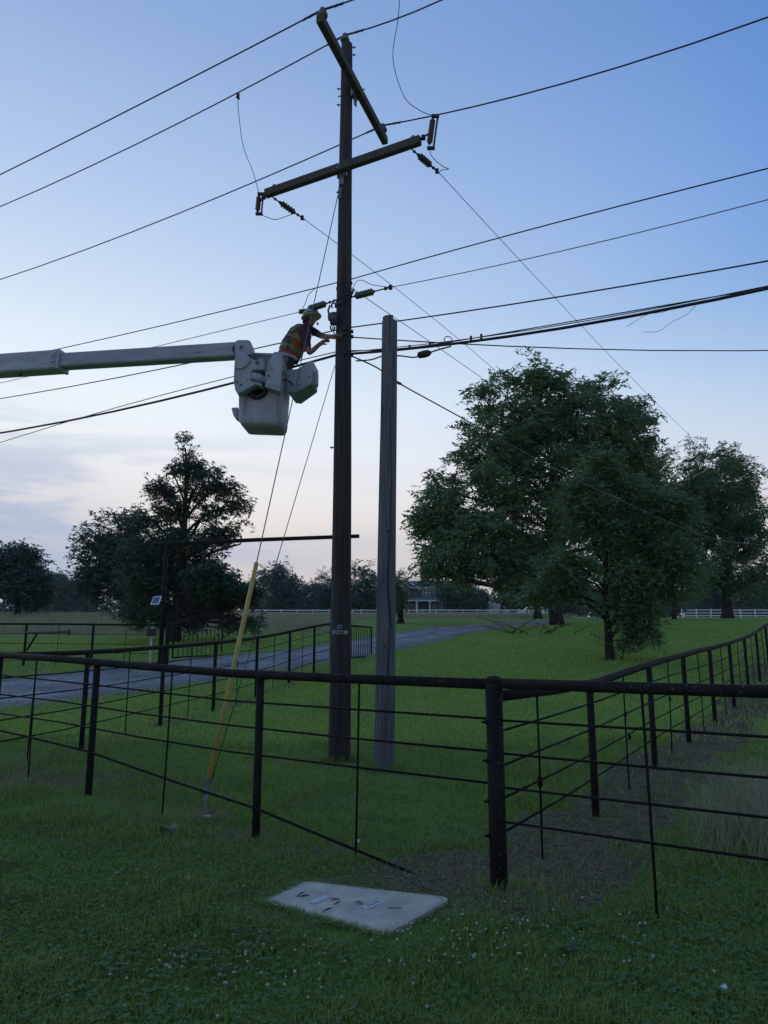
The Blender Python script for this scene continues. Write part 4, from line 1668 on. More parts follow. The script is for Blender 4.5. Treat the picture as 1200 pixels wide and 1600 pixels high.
def build_bucket():
    W, D = .64, .60
    pl = at(*cpx(125, 1040), BY)
    prr = at(*cpx(635, 1078), BY)
    zb = (pl.z + prr.z) / 2
    xc = (pl.x + prr.x) / 2 + .005
    ztop = at(*cpx(560, 245), BY).z
    yc = BY + D / 2
    r = thing('aerial_bucket', 'white fibreglass lineman bucket hanging from the boom tip', 'bucket', (xc, yc, zb))
    tw = rotz(math.radians(-3))
    lean = math.radians(3)

    def ring(w, d, rr, z, dz=0):
        out = []
        for x, y in rounded(w, d, rr):
            p = tw @ Vector((x, y, 0))
            out.append(Vector((xc + p.x, yc + p.y, z - math.tan(lean) * p.x)))
        return out
    h = ztop - zb
    m = MB()
    rings = [ring(.54, .50, .06, zb - .015), ring(.60, .56, .07, zb + .03), ring(.615, .57, .06, zb + .10), ring(.66, .60, .05, zb + h * .7), ring(.67, .61, .05, ztop - .03),
             ring(.72, .66, .06, ztop - .028), ring(.72, .66, .06, ztop), ring(.64, .58, .05, ztop), ring(.60, .55, .05, ztop - .05), ring(.54, .50, .05, zb + .05)]
    m.loft(rings)
    sh = m.build('shell', M_white_grp, r)
    # moulded ribs on the front
    for cx in (200, 590):
        a = at(*cpx(cx, 700), BY - .012)
        b = at(*cpx(cx - 8, 960), BY - .012)
        MB().tube([a, b], [.016, .006], 8).build('rib', M_white_grp, sh)
    # step on the left
    P = [cpx(*q) for q in ((45, 875), (130, 870), (120, 1005), (70, 970))]
    MB().prism([at(x, y, BY + .22) for x, y in P], (0, .22, 0)).build('step', M_white_grp, r, 0.015)
    # round rotator ring below the bracket
    c = at(*cpx(350, 660), BY)
    MB().lathe(c + Vector((0, .01, 0)), (0, -1, 0), [(0, .155), (.05, .155), (.06, .14), (.06, .09), (.03, .085)], 28).build('rotator_ring', M_black, r)
    # large moulded knuckle plate between boom and bucket
    P = [cpx(*q) for q in ((100, 262), (150, 238), (205, 240), (300, 305), (345, 320), (385, 285), (420, 300), (440, 350), (438, 430), (285, 440), (275, 560), (400, 585), (420, 630),
                           (330, 605), (180, 690), (120, 715), (90, 665), (72, 560), (80, 380))]
    kn = MB().prism([at(x, y, BY - .20) for x, y in P], (0, .17, 0)).build('knuckle', M_white_grp, r, 0.022)
    for (x, y, rr, mm) in ((355, 350, .030, M_steel), (115, 575, .022, M_steel), (160, 610, .014, M_black), (237, 552, .008, M_black)):
        q = at(*cpx(x, y), BY - .20)
        MB().lathe(q + Vector((0, .01, 0)), (0, -1, 0), [(0, rr), (.016, rr), (.018, rr * .55), (.012, rr * .5)], 14).build('pin', mm, kn)
    P = [cpx(*q) for q in ((80, 418), (85, 300), (100, 262), (150, 236), (205, 238), (265, 285), (270, 330), (215, 395), (160, 425))]
    MB().prism([at(x, y, BY - .235) for x, y in P], (0, .045, 0)).build('cover', M_white_grp, kn, 0.018)
    # rotary actuator
    a = at(*cpx(285, 505), BY - .13)
    b = at(*cpx(460, 560), BY - .10)
    ax = (b - a)
    L = ax.length
    MB().lathe(a, ax, [(0, .055), (.012, .066), (L * .33, .066), (L * .36, .072), (L * .62, .070), (L * .66, .056), (L, .050)], 20).build('rotary_actuator', M_white_grp, r)
    # mounting bracket with its flange, right of the knuckle
    P = [cpx(*q) for q in ((535, 250), (650, 255), (632, 655), (600, 640), (445, 610), (440, 400), (480, 330))]
    bk = MB().prism([at(x, y, BY - .14) for x, y in P], (0, .15, 0)).build('mounting_bracket', M_white_grp, r, 0.02)
    P = [cpx(*q) for q in ((440, 600), (625, 645), (622, 690), (440, 630))]
    MB().prism([at(x, y, BY - .16) for x, y in P], (0, .15, 0)).build('bracket_lip', M_white_grp, bk, 0.012)
    for y in (395, 455, 492):
        q = at(*cpx(652, y), BY - .075)
        MB().lathe(q, (.7, -.7, 0), [(-.02, .013), (.012, .013)], 10).build('bolt', M_black, bk)
    q = at(*cpx(487, 505), BY - .14)
    MB().lathe(q, (0, -1, 0), [(-.01, .014), (.01, .014)], 10).build('bolt', M_black, bk)
    # arm rest / lip over the right of the rim
    P = [(545, 243), (640, 240), (720, 262), (790, 290), (812, 318)]
    lip = [at(*cpx(*q), BY - .02 + .02 * i) for i, q in enumerate(P)]
    MB().tube(catm(lip), .022, 8).build('rim_lip', M_white_grp, r)
    # hose
    lo = [at(*cpx(*q), BY - .04) for q in ((632, 560), (680, 552), (735, 575), (770, 615))]
    MB().tube(catm(lo), .012, 7).build('hose', M_black, r)
    # tool apron box on the right, turned towards the pole
    def tp(x, y, Y):
        return at(*cpx(x, y), Y)
    top = [(720, 298), (1015, 312), (1075, 385), (880, 395)]
    y0, y1 = BY + .08, BY + .0
    # plan corners from the underside
    bl, br, bb, bm = tp(815, 692, BY + .08), tp(992, 592, BY - .16), tp(1056, 705, BY + .22), tp(868, 838, BY + .44)
    zbx = bl.z
    bot = []
    for (x, y) in ((700, 700), (815, 690), (990, 592), (1057, 706), (868, 840), (800, 832)):
        d = ray(*cpx(x, y))
        p = Vector((0, 0, H)) + d * ((zbx - H) / d.z)
        bot.append(p)
    cx = sum((p.x for p in bot)) / len(bot)
    cy = sum((p.y for p in bot)) / len(bot)
    ht = tp(1010, 315, bot[2].y).z - zbx
    g_ = lambda p, s, z: Vector((cx + (p.x - cx) * s, cy + (p.y - cy) * s, z))
    rings = [[g_(p, .95, zbx) for p in bot], [g_(p, 1.0, zbx + .03) for p in bot], [g_(p, 1.04, zbx + ht * .97) for p in bot], [g_(p, .98, zbx + ht) for p in bot]]
    tb = MB().loft(rings, smooth=False).build('tool_box', M_white_grp, r, 0.02)
    p0 = g_(bot[2], 1.03, zbx + ht * .35).lerp(g_(bot[3], 1.03, zbx + ht * .35), .45)
    e = (bot[3] - bot[2]).normalized()
    R = Matrix((e, Vector((-e.y, e.x, 0)), Vector((0, 0, 1)))).transposed()
    MB().box(p0, (.12, .09, ht * .62), R, bevel=.02).build('latch_cover', M_white_grp, tb)
    for (x, y) in ((760, 640), (772, 553), (992, 590), (755, 668)):
        q = tp(x, y, cy - .30)
        q = Vector((0, 0, H)) + (q - Vector((0, 0, H))) * 1.0
    for f, zz in ((.15, .25), (.15, .55), (.85, .3)):
        p = g_(bot[1], 1.02, zbx + ht * zz).lerp(g_(bot[2], 1.02, zbx + ht * zz), f)
        e2 = (bot[2] - bot[1]).normalized()
        nrm = Vector((e2.y, -e2.x, 0))
        MB().lathe(p, nrm, [(-.01, .009), (.008, .009)], 8).build('bolt', M_dark, tb)
    return xc, yc, zb, ztop


BUCKET = build_bucket()


def build_man():
    xc, yc, zb, ztop = BUCKET
    Y0 = yc + .02

    def k3(x, y, Y):
        return at(425 + x / 8.89, 430 + y / 8.89, Y)
    pel = at(449, 566, Y0)
    pel.x = min(pel.x, xc + .30)
    j = {}
    j['pel'] = pel
    j['waist'] = at(455, 548, Y0)
    j['chest'] = at(468, 527, Y0)
    j['neckb'] = at(479, 511, Y0 - .01)
    j['neck'] = at(483.5, 505, Y0 - .01)
    j['head'] = at(487, 499, Y0 - .01)
    j['crown'] = at(485, 489, Y0 - .01)
    j['shN'] = at(476, 516, Y0 - .17)          # near (right) shoulder
    j['elN'] = at(483, 553, Y0 - .27)
    j['wrN'] = at(501.5, 535.5, Y0 - .26)
    j['haN'] = at(508, 532, Y0 - .25)
    j['shF'] = at(484, 514, Y0 + .15)
    j['elF'] = at(503, 525.5, Y0 + .02)
    j['wrF'] = at(519.5, 526, PY - .16)
    j['haF'] = at(527.5, 524, PY - .155)
    for sg, nm in ((-1, 'N'), (1, 'F')):
        j['hip' + nm] = pel + Vector((-.01, sg * .09, -.06))
        j['kn' + nm] = Vector((xc + .06, yc + sg * .11, zb + .50))
        j['an' + nm] = Vector((xc - .04, yc + sg * .12, zb + .12))
        j['toe' + nm] = Vector((xc + .12, yc + sg * .14, zb + .08))
    rad = dict(pel=(.15, .13), waist=(.15, .12), chest=(.165, .135), neckb=(.09, .09), neck=(.062, .062), head=(.088, .098), crown=(.07, .075), shN=(.078, .078), elN=(.045, .045), wrN=(.031, .031), haN=(.034, .024),
               shF=(.076, .076), elF=(.045, .045), wrF=(.031, .031), haF=(.034, .024), hipN=(.09, .09), hipF=(.09, .09), knN=(.062, .062), knF=(.062, .062), anN=(.045, .045), anF=(.045, .045), toeN=(.04, .035), toeF=(.04, .035))
    edges = [('pel', 'waist'), ('waist', 'chest'), ('chest', 'neckb'), ('neckb', 'neck'), ('neck', 'head'), ('head', 'crown'), ('chest', 'shN'), ('shN', 'elN'), ('elN', 'wrN'), ('wrN', 'haN'), ('chest', 'shF'), ('shF', 'elF'), ('elF', 'wrF'), ('wrF', 'haF'),
             ('pel', 'hipN'), ('hipN', 'knN'), ('knN', 'anN'), ('anN', 'toeN'), ('pel', 'hipF'), ('hipF', 'knF'), ('knF', 'anF'), ('anF', 'toeF')]
    # fingers
    for nm, fd in (('N', Vector((.75, .45, .25))), ('F', Vector((.8, .35, .1)))):
        fd.normalize()
        side = Vector((0, 0, 1)).cross(fd).normalized()
        upv = fd.cross(side)
        for i, (o, ln) in enumerate(((-.030, .062), (-.010, .072), (.010, .068), (.029, .052))):
            p0 = j['ha' + nm] + upv * o * .9 + fd * .012
            p1 = p0 + fd * ln * .5 + side * .004
            p2 = p1 + (fd * .5 - side * .75).normalized() * ln * .5
            for q, pp in ((1, p1), (2, p2)):
                j[f'f{nm}{i}{q}'] = pp
                rad[f'f{nm}{i}{q}'] = (.0095, .0095) if q == 1 else (.008, .008)
            edges += [('ha' + nm, f'f{nm}{i}1'), (f'f{nm}{i}1', f'f{nm}{i}2')]
        p1 = j['wr' + nm].lerp(j['ha' + nm], .6) + upv * -.045 + fd * .01
        p2 = p1 + fd * .035 - side * .01
        j[f't{nm}1'], j[f't{nm}2'] = p1, p2
        rad[f't{nm}1'], rad[f't{nm}2'] = (.012, .012), (.0095, .0095)
        edges += [('wr' + nm, f't{nm}1'), (f't{nm}1', f't{nm}2')]
    root = thing('person', 'person in a white hard hat and orange vest leaning from the bucket', 'person', (xc, yc, zb + .06))
    org = Vector(root.location)
    names = list(j)
    me = bpy.data.meshes.new('body_cage')
    me.from_pydata([tuple(j[k] - org) for k in names], [(names.index(a), names.index(b)) for a, b in edges], [])
    tmp = bpy.data.objects.new('body_cage', me)
    C.objects.link(tmp)
    sk = tmp.modifiers.new('skin', 'SKIN')
    sk.use_smooth_shade = True
    tmp.modifiers.new('sub', 'SUBSURF').levels = 2
    layer = me.skin_vertices[0].data
    for i, k in enumerate(names):
        layer[i].radius = rad[k]
        layer[i].use_root = (k == 'pel')
    dg = bpy.context.evaluated_depsgraph_get()
    body_me = bpy.data.meshes.new_from_object(tmp.evaluated_get(dg))
    bpy.data.objects.remove(tmp)
    body = bpy.data.objects.new('body', body_me)
    C.objects.link(body)
    body.parent = root
    skin = mat('skin', (.23, .125, .085), .6)
    shirt = mat('maroon_shirt', (.055, .022, .030), .9, (.035, .016, .022), 20)
    pants = mat('work_trousers', (.05, .05, .06), .9)
    boots = mat('boots', (.03, .022, .018), .8)
    body_me.materials.clear()
    for m_ in (skin, shirt, pants, boots):
        body_me.materials.append(m_)
    sets = {('pel', 'waist'): 2, ('waist', 'chest'): 1, ('chest', 'neckb'): 1, ('chest', 'shN'): 1, ('chest', 'shF'): 1}
    for p in body_me.polygons:
        c = p.center + org
        best = (9, None, 0)
        for a, b in edges:
            d = j[b] - j[a]
            t = max(0, min(1, (c - j[a]).dot(d) / d.length_squared))
            dist = (c - (j[a] + d * t)).length - (rad[a][0] * (1 - t) + rad[b][0] * t) * .8
            if dist < best[0]:
                best = (dist, (a, b), t)
        e, t = best[1], best[2]
        mi = sets.get(e, 0)
        if e[0].startswith('sh'):
            mi = 1 if t < .8 else 0
        if e[0][:3] in ('hip',) or e[1][:3] == 'hip' or e[0][:2] == 'kn':
            mi = 2
        if e[0][:2] == 'an':
            mi = 3
        p.material_index = mi
        p.use_smooth = True
    # hi-vis vest: loft along the spine -----------------------------------------------
    spine = [pel.lerp(j['waist'], .35), j['waist'], j['waist'].lerp(j['chest'], .5), j['chest'], j['chest'].lerp(j['neckb'], .5), j['chest'].lerp(j['neckb'], .92)]
    ww = [(.165, .205), (.165, .20), (.172, .205), (.175, .205), (.150, .185), (.085, .105)]

    def vring(i, f=1.0, n=24):
        c = spine[i]
        d = (spine[min(i + 1, len(spine) - 1)] - spine[max(i - 1, 0)]).normalized()
        v = Vector((0, 1, 0))
        u = v.cross(d).normalized()
        return [c + (u * math.cos(2 * math.pi * k / n) * ww[i][0] + v * math.sin(2 * math.pi * k / n) * ww[i][1]) * f for k in range(n)]
    orange = mat('orange_vest', (.29, .075, .028), .8, (.19, .05, .022), 14)
    lime = mat('lime_tape', (.16, .18, .04), .6)
    silver = mat('grey_tape', (.13, .13, .11), .5)
    strap = mat('harness_webbing', (.035, .045, .06), .8)
    vest = MB().loft([vring(i) for i in range(6)], cap=False).build('vest', orange, root)
    # tapes follow the vest surface
    def surf(i_f, ang, f=1.03):
        i = int(min(i_f, 4.999))
        t = i_f - i
        n = 24
        a, b = vring(i, f), vring(i + 1, f)
        k = ang / (2 * math.pi) * n
        k0 = int(math.floor(k)) % n
        k1 = (k0 + 1) % n
        w = k - math.floor(k)
        return (a[k0].lerp(a[k1], w)).lerp(b[k0].lerp(b[k1], w), t)

    def tape(name, path, wid, material, f=1.03):
        P = [surf(*p, f) for p in path]
        vs = []
        for i, p in enumerate(P):
            d = (P[min(i + 1, len(P) - 1)] - P[max(i - 1, 0)]).normalized()
            i0 = int(min(round(path[i][0]), 5))
            nrm = (p - spine[i0]).normalized()
            s = d.cross(nrm).normalized() * wid
            vs.append([p - s, p + s, p + s + nrm * .006, p - s + nrm * .006])
        MB().loft(vs, smooth=False).build(name, material, vest)
    # camera side of the body is angle about 270 deg (v = +Y away); back of the man is towards -u
    A = lambda deg: math.radians(deg)
    for band in (.9, 2.3):
        tape('lime_band', [(band, A(t)) for t in range(0, 361, 12)], .034, lime, 1.025)
        tape('grey_band', [(band, A(t)) for t in range(0, 361, 12)], .016, silver, 1.04)
    for off in (250, 200, 160):
        tape('shoulder_tape', [(q, A(off - 3 * q)) for q in (2.3, 2.9, 3.5, 4.1, 4.7)], .028, lime, 1.03)
    tape('harness_strap', [(4.4, A(285)), (3.4, A(265)), (2.4, A(240)), (1.5, A(212)), (.6, A(190))], .024, strap, 1.05)
    tape('harness_strap', [(4.3, A(190)), (3.4, A(205)), (2.4, A(228)), (1.5, A(252)), (.4, A(275))], .024, strap, 1.05)
    # hard hat -----------------------------------------------------------------------------
    hd = (j['crown'] - j['neck']).normalized()
    up = (hd * .55 + Vector((-.25, 0, .75))).normalized()
    c = j['head'] + up * .035
    hat = MB().lathe(c, up, [(-.005, .152), (.004, .156), (.012, .150), (.02, .128), (.05, .124), (.085, .112), (.115, .085), (.135, .045), (.141, .01)], 24).build('hard_hat', mat('hard_hat_plastic', (.34, .33, .28), .4), root)
    hat['label'] = 'off-white full-brim hard hat'
    MB().lathe(c + up * .022, up, [(0, .130), (.016, .130), (.018, .124)], 24).build('hat_band', M_dark, hat)
    MB().box(c + up * .08 + Vector((-.105, 0, .02)), (.05, .06, .05), bevel=.012).build('hat_lamp', M_dark, hat)
    # face details (nose, ears, beard line) and dark hair below the hat
    fwd = Vector((.8, .35, -.35)).normalized()
    MB().sphere(j['head'] + fwd * .098 - up * .02, .018, 8, 6, (1, .8, 1.2)).build('nose', skin, body)
    for sg in (-1, 1):
        MB().sphere(j['head'] + Vector((-.005, sg * .088, -.01)), .026, 8, 6, (.7, .4, 1.1)).build('ear', skin, body)
        MB().sphere(j['head'] + fwd * .088 + Vector((0, sg * .03, .012)), .009, 8, 5).build('eye', M_black, body)
    hp = [j['head'] + Vector((-.03, 0, .0)) + Vector((.094 * math.cos(t), .094 * math.sin(t), 0)) for t in np.linspace(math.radians(75), math.radians(285), 14)]
    MB().prism(hp, Vector((-.015, 0, -.05))).build('hair', mat('dark_hair', (.02, .014, .010), .8), body)


build_man()


def build_hoist():
    c = at(521, 496, PY - .13)
    r = thing('chain_hoist', 'dark lever hoist hanging against the left side of the tall pole above the worker hands', 'hoist', tuple(c))
    up = at(523, 478, PY - .12)
    lo = at(523, 512, PY - .12)
    hk = [up + Vector((.03 * math.cos(t) - .015, 0, .05 * math.sin(t))) for t in np.linspace(-.6, 3.8, 10)]
    MB().tube(hk, .013, 7).build('hook', M_dark, r)
    MB().lathe(c + Vector((-.02, -.05, .0)), (0, 1, 0), [(0, .045), (.01, .062), (.08, .062), (.09, .045)], 16).build('gear_case', mat('hoist_paint', (.06, .075, .085), .5), r)
    MB().box(c + Vector((.01, 0, -.02)), (.10, .07, .20), Matrix.Rotation(.12, 3, 'Y'), bevel=.02).build('frame', M_dark, r)
    MB().tube([c + Vector((-.05, -.03, -.02)), c + Vector((-.075, -.03, .09)), c + Vector((-.05, -.03, .17))], .014, 7).build('lever', M_dark, r)
    hk = [lo + Vector((.03 * math.cos(t) - .03, 0, .045 * math.sin(t))) for t in np.linspace(2.4, 6.6, 10)]
    MB().tube(hk, .012, 7).build('hook', M_dark, r)
    pts = catm([up, at(536, 472, PY - .14), at(549, 461, PY - .1), at(553, 452, PY)])
    MB().tube(pts, .012, 7).build('sling', M_dark, r)
    pts = catm([c + Vector((0, 0, -.1)), at(520, 515, PY - .15), at(523, 522, PY - .15)])
    MB().tube(pts, .009, 6).build('chain', M_steel, r)


build_hoist()


# ------------------------------------------------------------------ white board fence
def build_white_fence():
    def fence(label, P, rails, n):
        r = thing('board_fence', label, 'fence', (P[0].x, P[0].y, gz(P[0].x, P[0].y)))
        pts = []
        for i in range(n + 1):
            t = i / n * (len(P) - 1)
            k = min(int(t), len(P) - 2)
            q = P[k].lerp(P[k + 1], t - k)
            pts.append(Vector((q.x, q.y, gz(q.x, q.y))))
        for p in pts:
            MB().box(p + Vector((0, 0, .66)), (.14, .14, 1.36)).build('post', M_white_fence, r)
        for i in range(n):
            for h in rails:
                a, b = pts[i] + Vector((0, -.09, h)), pts[i + 1] + Vector((0, -.09, h))
                d = (b - a)
                R = Matrix((d.normalized(), Vector((-d.y, d.x, 0)).normalized(), Vector((0, 0, 1)))).transposed()
                MB().box((a + b) / 2, (d.length, .04, .15), R).build('board', M_white_fence, r)
    fence('long white three-board fence in front of the house', [Vector((-22, 117)), Vector((4, 116)), Vector((26, 114))], (.30, .72, 1.16), 20)
    fence('white board fence behind the trunk at the right edge', [Vector((47, 113)), Vector((76, 111))], (.30, .72, 1.16), 13)


build_white_fence()


# ------------------------------------------------------------------ the house behind
def build_house():
    HY = 150.0
    zb = gz(6, HY)
    r = thing('farmhouse', 'two-storey dark house with white trim and a columned porch behind the white fence', 'house', (8, HY, zb))
    sid = mat('dark_siding', (.16, .155, .14), .85, (.13, .125, .115), 3, (1, 1, 10))
    brick = mat('wall_brick_tone', (.17, .145, .12), .9)
    roof = mat('roof_shingle', (.15, .15, .165), .9, (.11, .11, .125), 3, (1, 1, 6), .3, 12)
    trim = mat('white_trim', (.68, .69, .70), .5)
    glass = mat('window_glass', (.10, .13, .17), .15)
    shut = mat('red_shutter', (.10, .035, .03), .7)

    def X(px, dy=0):
        return at(px, 930, HY + dy).x

    def Z(py, dy=0):
        return at(655, py, HY + dy).z

    def bx(name, px0, px1, py0, py1, y0, y1, m, par=None):
        x0, x1 = X(px0), X(px1)
        z0, z1 = (zb if py1 is None else Z(py1)), Z(py0)
        return MB().box(((x0 + x1) / 2, HY + (y0 + y1) / 2, (z0 + z1) / 2), (x1 - x0, y1 - y0, z1 - z0)).build(name, m, par or r)
    eave = 917.5
    w_main = bx('wall', 613, 684, eave, None, 3.0, 13.0, sid)
    bx('wall', 684.2, 716, 919, None, 4.5, 12.5, sid)
    wing = bx('wall', 609.5, 640, eave - .5, None, 0.0, 2.98, brick)
    # left gable wing: triangular wall + two roof slopes with white rake boards
    def gable(pl, pr, papex, ye, ya, y0, depth, wallm, ov=1.2):
        xl, xr, xa = X(pl), X(pr), X(papex)
        ze, za = Z(ye), Z(ya)
        MB().prism([Vector((xl + .15, HY + y0 + .01, ze)), Vector((xr - .15, HY + y0 + .01, ze)), Vector((xa, HY + y0 + .01, za - .18))], (0, .3, 0)).build('gable_wall', wallm, r)
        ro = None
        for (xe, s) in ((xl, -1), (xr, 1)):
            a = Vector((xa, HY + y0 - .35, za))
            b = Vector((xe + s * .35, HY + y0 - .35, ze - .22))
            off = Vector((0, depth, 0))
            th = Vector((0, 0, -.16))
            o = MB().prism([a, b, b + th, a + th], off).build('roof', roof, r)
            ro = ro or o
            t2 = Vector((0, -.06, 0))
            MB().prism([a + Vector((0, -.01, -.0)), b + Vector((0, -.01, 0)), b + Vector((0, -.01, -.3)), a + Vector((0, -.01, -.3))], t2).build('rake_board', trim, o)
    gable(612, 640.5, 626.3, 916, 905, 0.0, 9.0, brick)
    gable(606, 655, 634.5, 918, 902.3, 2.7, 10.5, sid)
    # main roof: sloping up from the eave
    x0, x1 = X(638), X(722)
    xa0, xa1 = X(642), X(712)
    ze, zr = Z(eave), Z(902.6)
    MB().prism([Vector((x0, HY + 2.4, ze)), Vector((x1, HY + 2.4, ze)), Vector((xa1, HY + 8, zr)), Vector((xa0, HY + 8, zr))], (0, 0, -.16)).build('roof', roof, r)
    MB().prism([Vector((x0, HY + 13.6, ze)), Vector((x1, HY + 13.6, ze)), Vector((xa1, HY + 8.02, zr)), Vector((xa0, HY + 8.02, zr))], (0, 0, -.16)).build('roof', roof, r)
    bx('eave_board', 638, 682.5, 916.6, 918.0, 2.25, 2.38, trim)
    bx('eave_board', 685, 716, 917.6, 918.8, 4.2, 4.35, trim)
    for p in (640.6, 681.2):
        bx('corner_board', p - .5, p + .5, 918.2, 930.5, 2.90, 2.98, trim)
    # upper window with shutters
    w = bx('window', 660.8, 673.2, 918.9, 930.0, 2.86, 2.97, trim)
    for a, b, c, d in ((662, 666.6, 924.9, 929.2), (667.4, 672, 924.9, 929.2), (662, 666.6, 919.8, 924.1), (667.4, 672, 919.8, 924.1)):
        bx('pane', a, b, c, d, 2.82, 2.855, glass, w)
    bx('shutter', 657.4, 660.5, 919, 930, 2.88, 2.97, shut)
    bx('shutter', 673.5, 676.6, 919, 930, 2.88, 2.97, shut)
    # arched window in the gable wing
    cx, cz = X(627), Z(919.6)
    R = abs(X(631.2) - cx)
    arc = [Vector((cx + R * math.cos(t), HY - .05, cz + R * math.sin(t))) for t in np.linspace(0, math.pi, 15)]
    aw = MB().prism(arc, (0, .04, 0)).build('window', glass, r)
    MB().tube(arc, .07, 5).tube([arc[0], arc[-1]], .06, 5).build('arch_frame', trim, aw)
    for t in (45, 90, 135):
        MB().tube([Vector((cx, HY - .07, cz)), Vector((cx + R * math.cos(math.radians(t)), HY - .07, cz + R * math.sin(math.radians(t))))], .04, 4).build('muntin', trim, aw)
    # porch
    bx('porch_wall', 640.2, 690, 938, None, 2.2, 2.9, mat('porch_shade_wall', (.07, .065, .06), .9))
    pr = MB().prism([Vector((X(633), HY - .4, Z(937.3))), Vector((X(691), HY - .4, Z(937.3))), Vector((X(684), HY + 2.9, Z(929.5))), Vector((X(641), HY + 2.9, Z(929.5)))], (0, 0, -.12)).build('porch_roof', roof, r)
    bx('fascia', 634, 690, 937.6, 939.4, -.42, -.3, trim)
    for p in (651, 671.2, 690):
        c = bx('column', p - 1.5 if p < 660 else p - 1, p + 1.5 if p < 660 else p + 1, 939.5, None, -.25, .05, trim)
        bx('capital', p - 1.9, p + 1.9, 939.45, 940.3, -.32, .12, trim, c)
    d = bx('door', 661, 667, 943, None, 2.12, 2.19, mat('front_door', (.10, .07, .05), .6))
    for a, b in ((643, 648), (676, 681)):
        w = bx('window', a, b, 943, 953, 2.12, 2.19, trim)
        bx('pane', a + .5, b - .5, 943.5, 952.5, 2.08, 2.115, glass, w)
    bx('porch_floor', 633, 691, 959.3, None, -.5, 2.1, mat('porch_slab', (.25, .25, .25), .9))
    lamp = bx('lamp', 686.4, 687.6, 945, 946.4, 2.05, 2.18, mat('lamp_glass', (.6, .5, .35), .3))
    # white shed beside the house
    s = thing('white_shed', 'small white shed half hidden by the big tree beside the fence', 'shed', (at(768, 950, 128).x, 128, gz(19, 128)))
    x0, x1 = at(758, 950, 128).x, at(780.5, 950, 128).x
    zt, zg = at(768, 945.5, 128).z, gz(19, 128)
    MB().box(((x0 + x1) / 2, 129, (zt + zg) / 2), (x1 - x0, 2.0, zt - zg)).build('wall', mat('shed_white', (.55, .60, .66), .7, (.48, .53, .60), 2, (1, 1, 8)), s)
    MB().prism([Vector((x0 - .15, 127.85, zt)), Vector((x1 + .15, 127.85, zt)), Vector((x1 + .15, 127.85, zt + .12)), Vector(((x0 + x1) / 2, 127.85, zt + .35)), Vector((x0 - .15, 127.85, zt + .12))], (0, 2.3, 0)).build('roof', trim, s)
    xm = x0 + (x1 - x0) * .33
    MB().box((xm, 127.98, (zt + zg) / 2), (.08, .05, zt - zg - .1)).build('door_frame', trim, s)
    MB().box((x0 + (x1 - x0) * .66, 127.97, zg + 1.0), (.9, .06, 1.9)).build('door', mat('shed_door', (.44, .50, .57), .6), s)


build_house()


def car(label, name, px0, px1, Y, hgt, wid, length, bodym, suv):
    x0 = at(px0, 955, Y).x
    zg = gz(x0 + 1, Y)
    r = thing(name, label, 'car', (x0 + length / 2, Y, zg))
    glass = mat('car_glass', (.03, .04, .05), .1)
    if suv:
        prof = [(0, .35), (0, .85), (.12, 1.02), (1.15, 1.12), (1.75, hgt - .05), (1.95, hgt), (length - .35, hgt), (length - .05, 1.1), (length, .9), (length, .35)]
        win = [(1.32, 1.14), (1.82, hgt - .12), (length - .45, hgt - .12), (length - .2, 1.14)]
    else:
        prof = [(0, .3), (0, .62), (.1, .78), (1.1, .92), (1.75, hgt - .04), (2.1, hgt), (3.0, hgt - .02), (3.7, .98), (length - .05, .92), (length, .6), (length, .3)]
        win = [(1.28, .95), (1.82, hgt - .1), (2.95, hgt - .1), (3.5, .97)]
    pts = [Vector((x0 + a, Y, zg + b)) for a, b in prof]
    bd = MB().prism(pts, (0, wid, 0)).build('body', bodym, r)
    k = len(win)
    MB().prism([Vector((x0 + a, Y - .015, zg + b)) for a, b in win], (0, .03, 0)).build('window', glass, bd)
    MB().box((x0 + (win[0][0] + win[-1][0]) / 2 + .1, Y - .02, zg + (win[0][1] + hgt) / 2 - .05), (.09, .035, hgt - win[0][1])).build('pillar', bodym, bd)
    for a in (.85, length - .9):
        w = MB().lathe((x0 + a, Y + .1, zg + .34), (0, -1, 0), [(-.1, .34), (.10, .34), (.13, .3), (.13, .2)], 18).build('wheel', M_black, r)
        MB().lathe((x0 + a, Y - .03, zg + .34), (0, -1, 0), [(0, .2), (.012, .2), (.02, .06)], 12).build('rim', M_steel, w)
    MB().box((x0 + .03, Y + .12, zg + .75), (.08, .22, .16)).build('headlight', mat('lamp_lens', (.6, .62, .65), .2), r)
    MB().box((x0 - .02, Y + wid / 2, zg + .4), (.10, wid * .96, .18), bevel=.03).build('bumper', mat('bumper_grey', (.35, .36, .38), .5), r)
    return r


car('white sport utility vehicle parked behind the fence under the big tree', 'parked_car', 809, 832, 124, 1.78, 1.85, 4.7, mat('white_car_paint', (.68, .70, .73), .3), True)
car('low dark car parked behind the fence left of the white vehicle', 'parked_car', 783.5, 806, 125.5, 1.38, 1.75, 4.3, mat('dark_car_paint', (.035, .04, .05), .25), False)


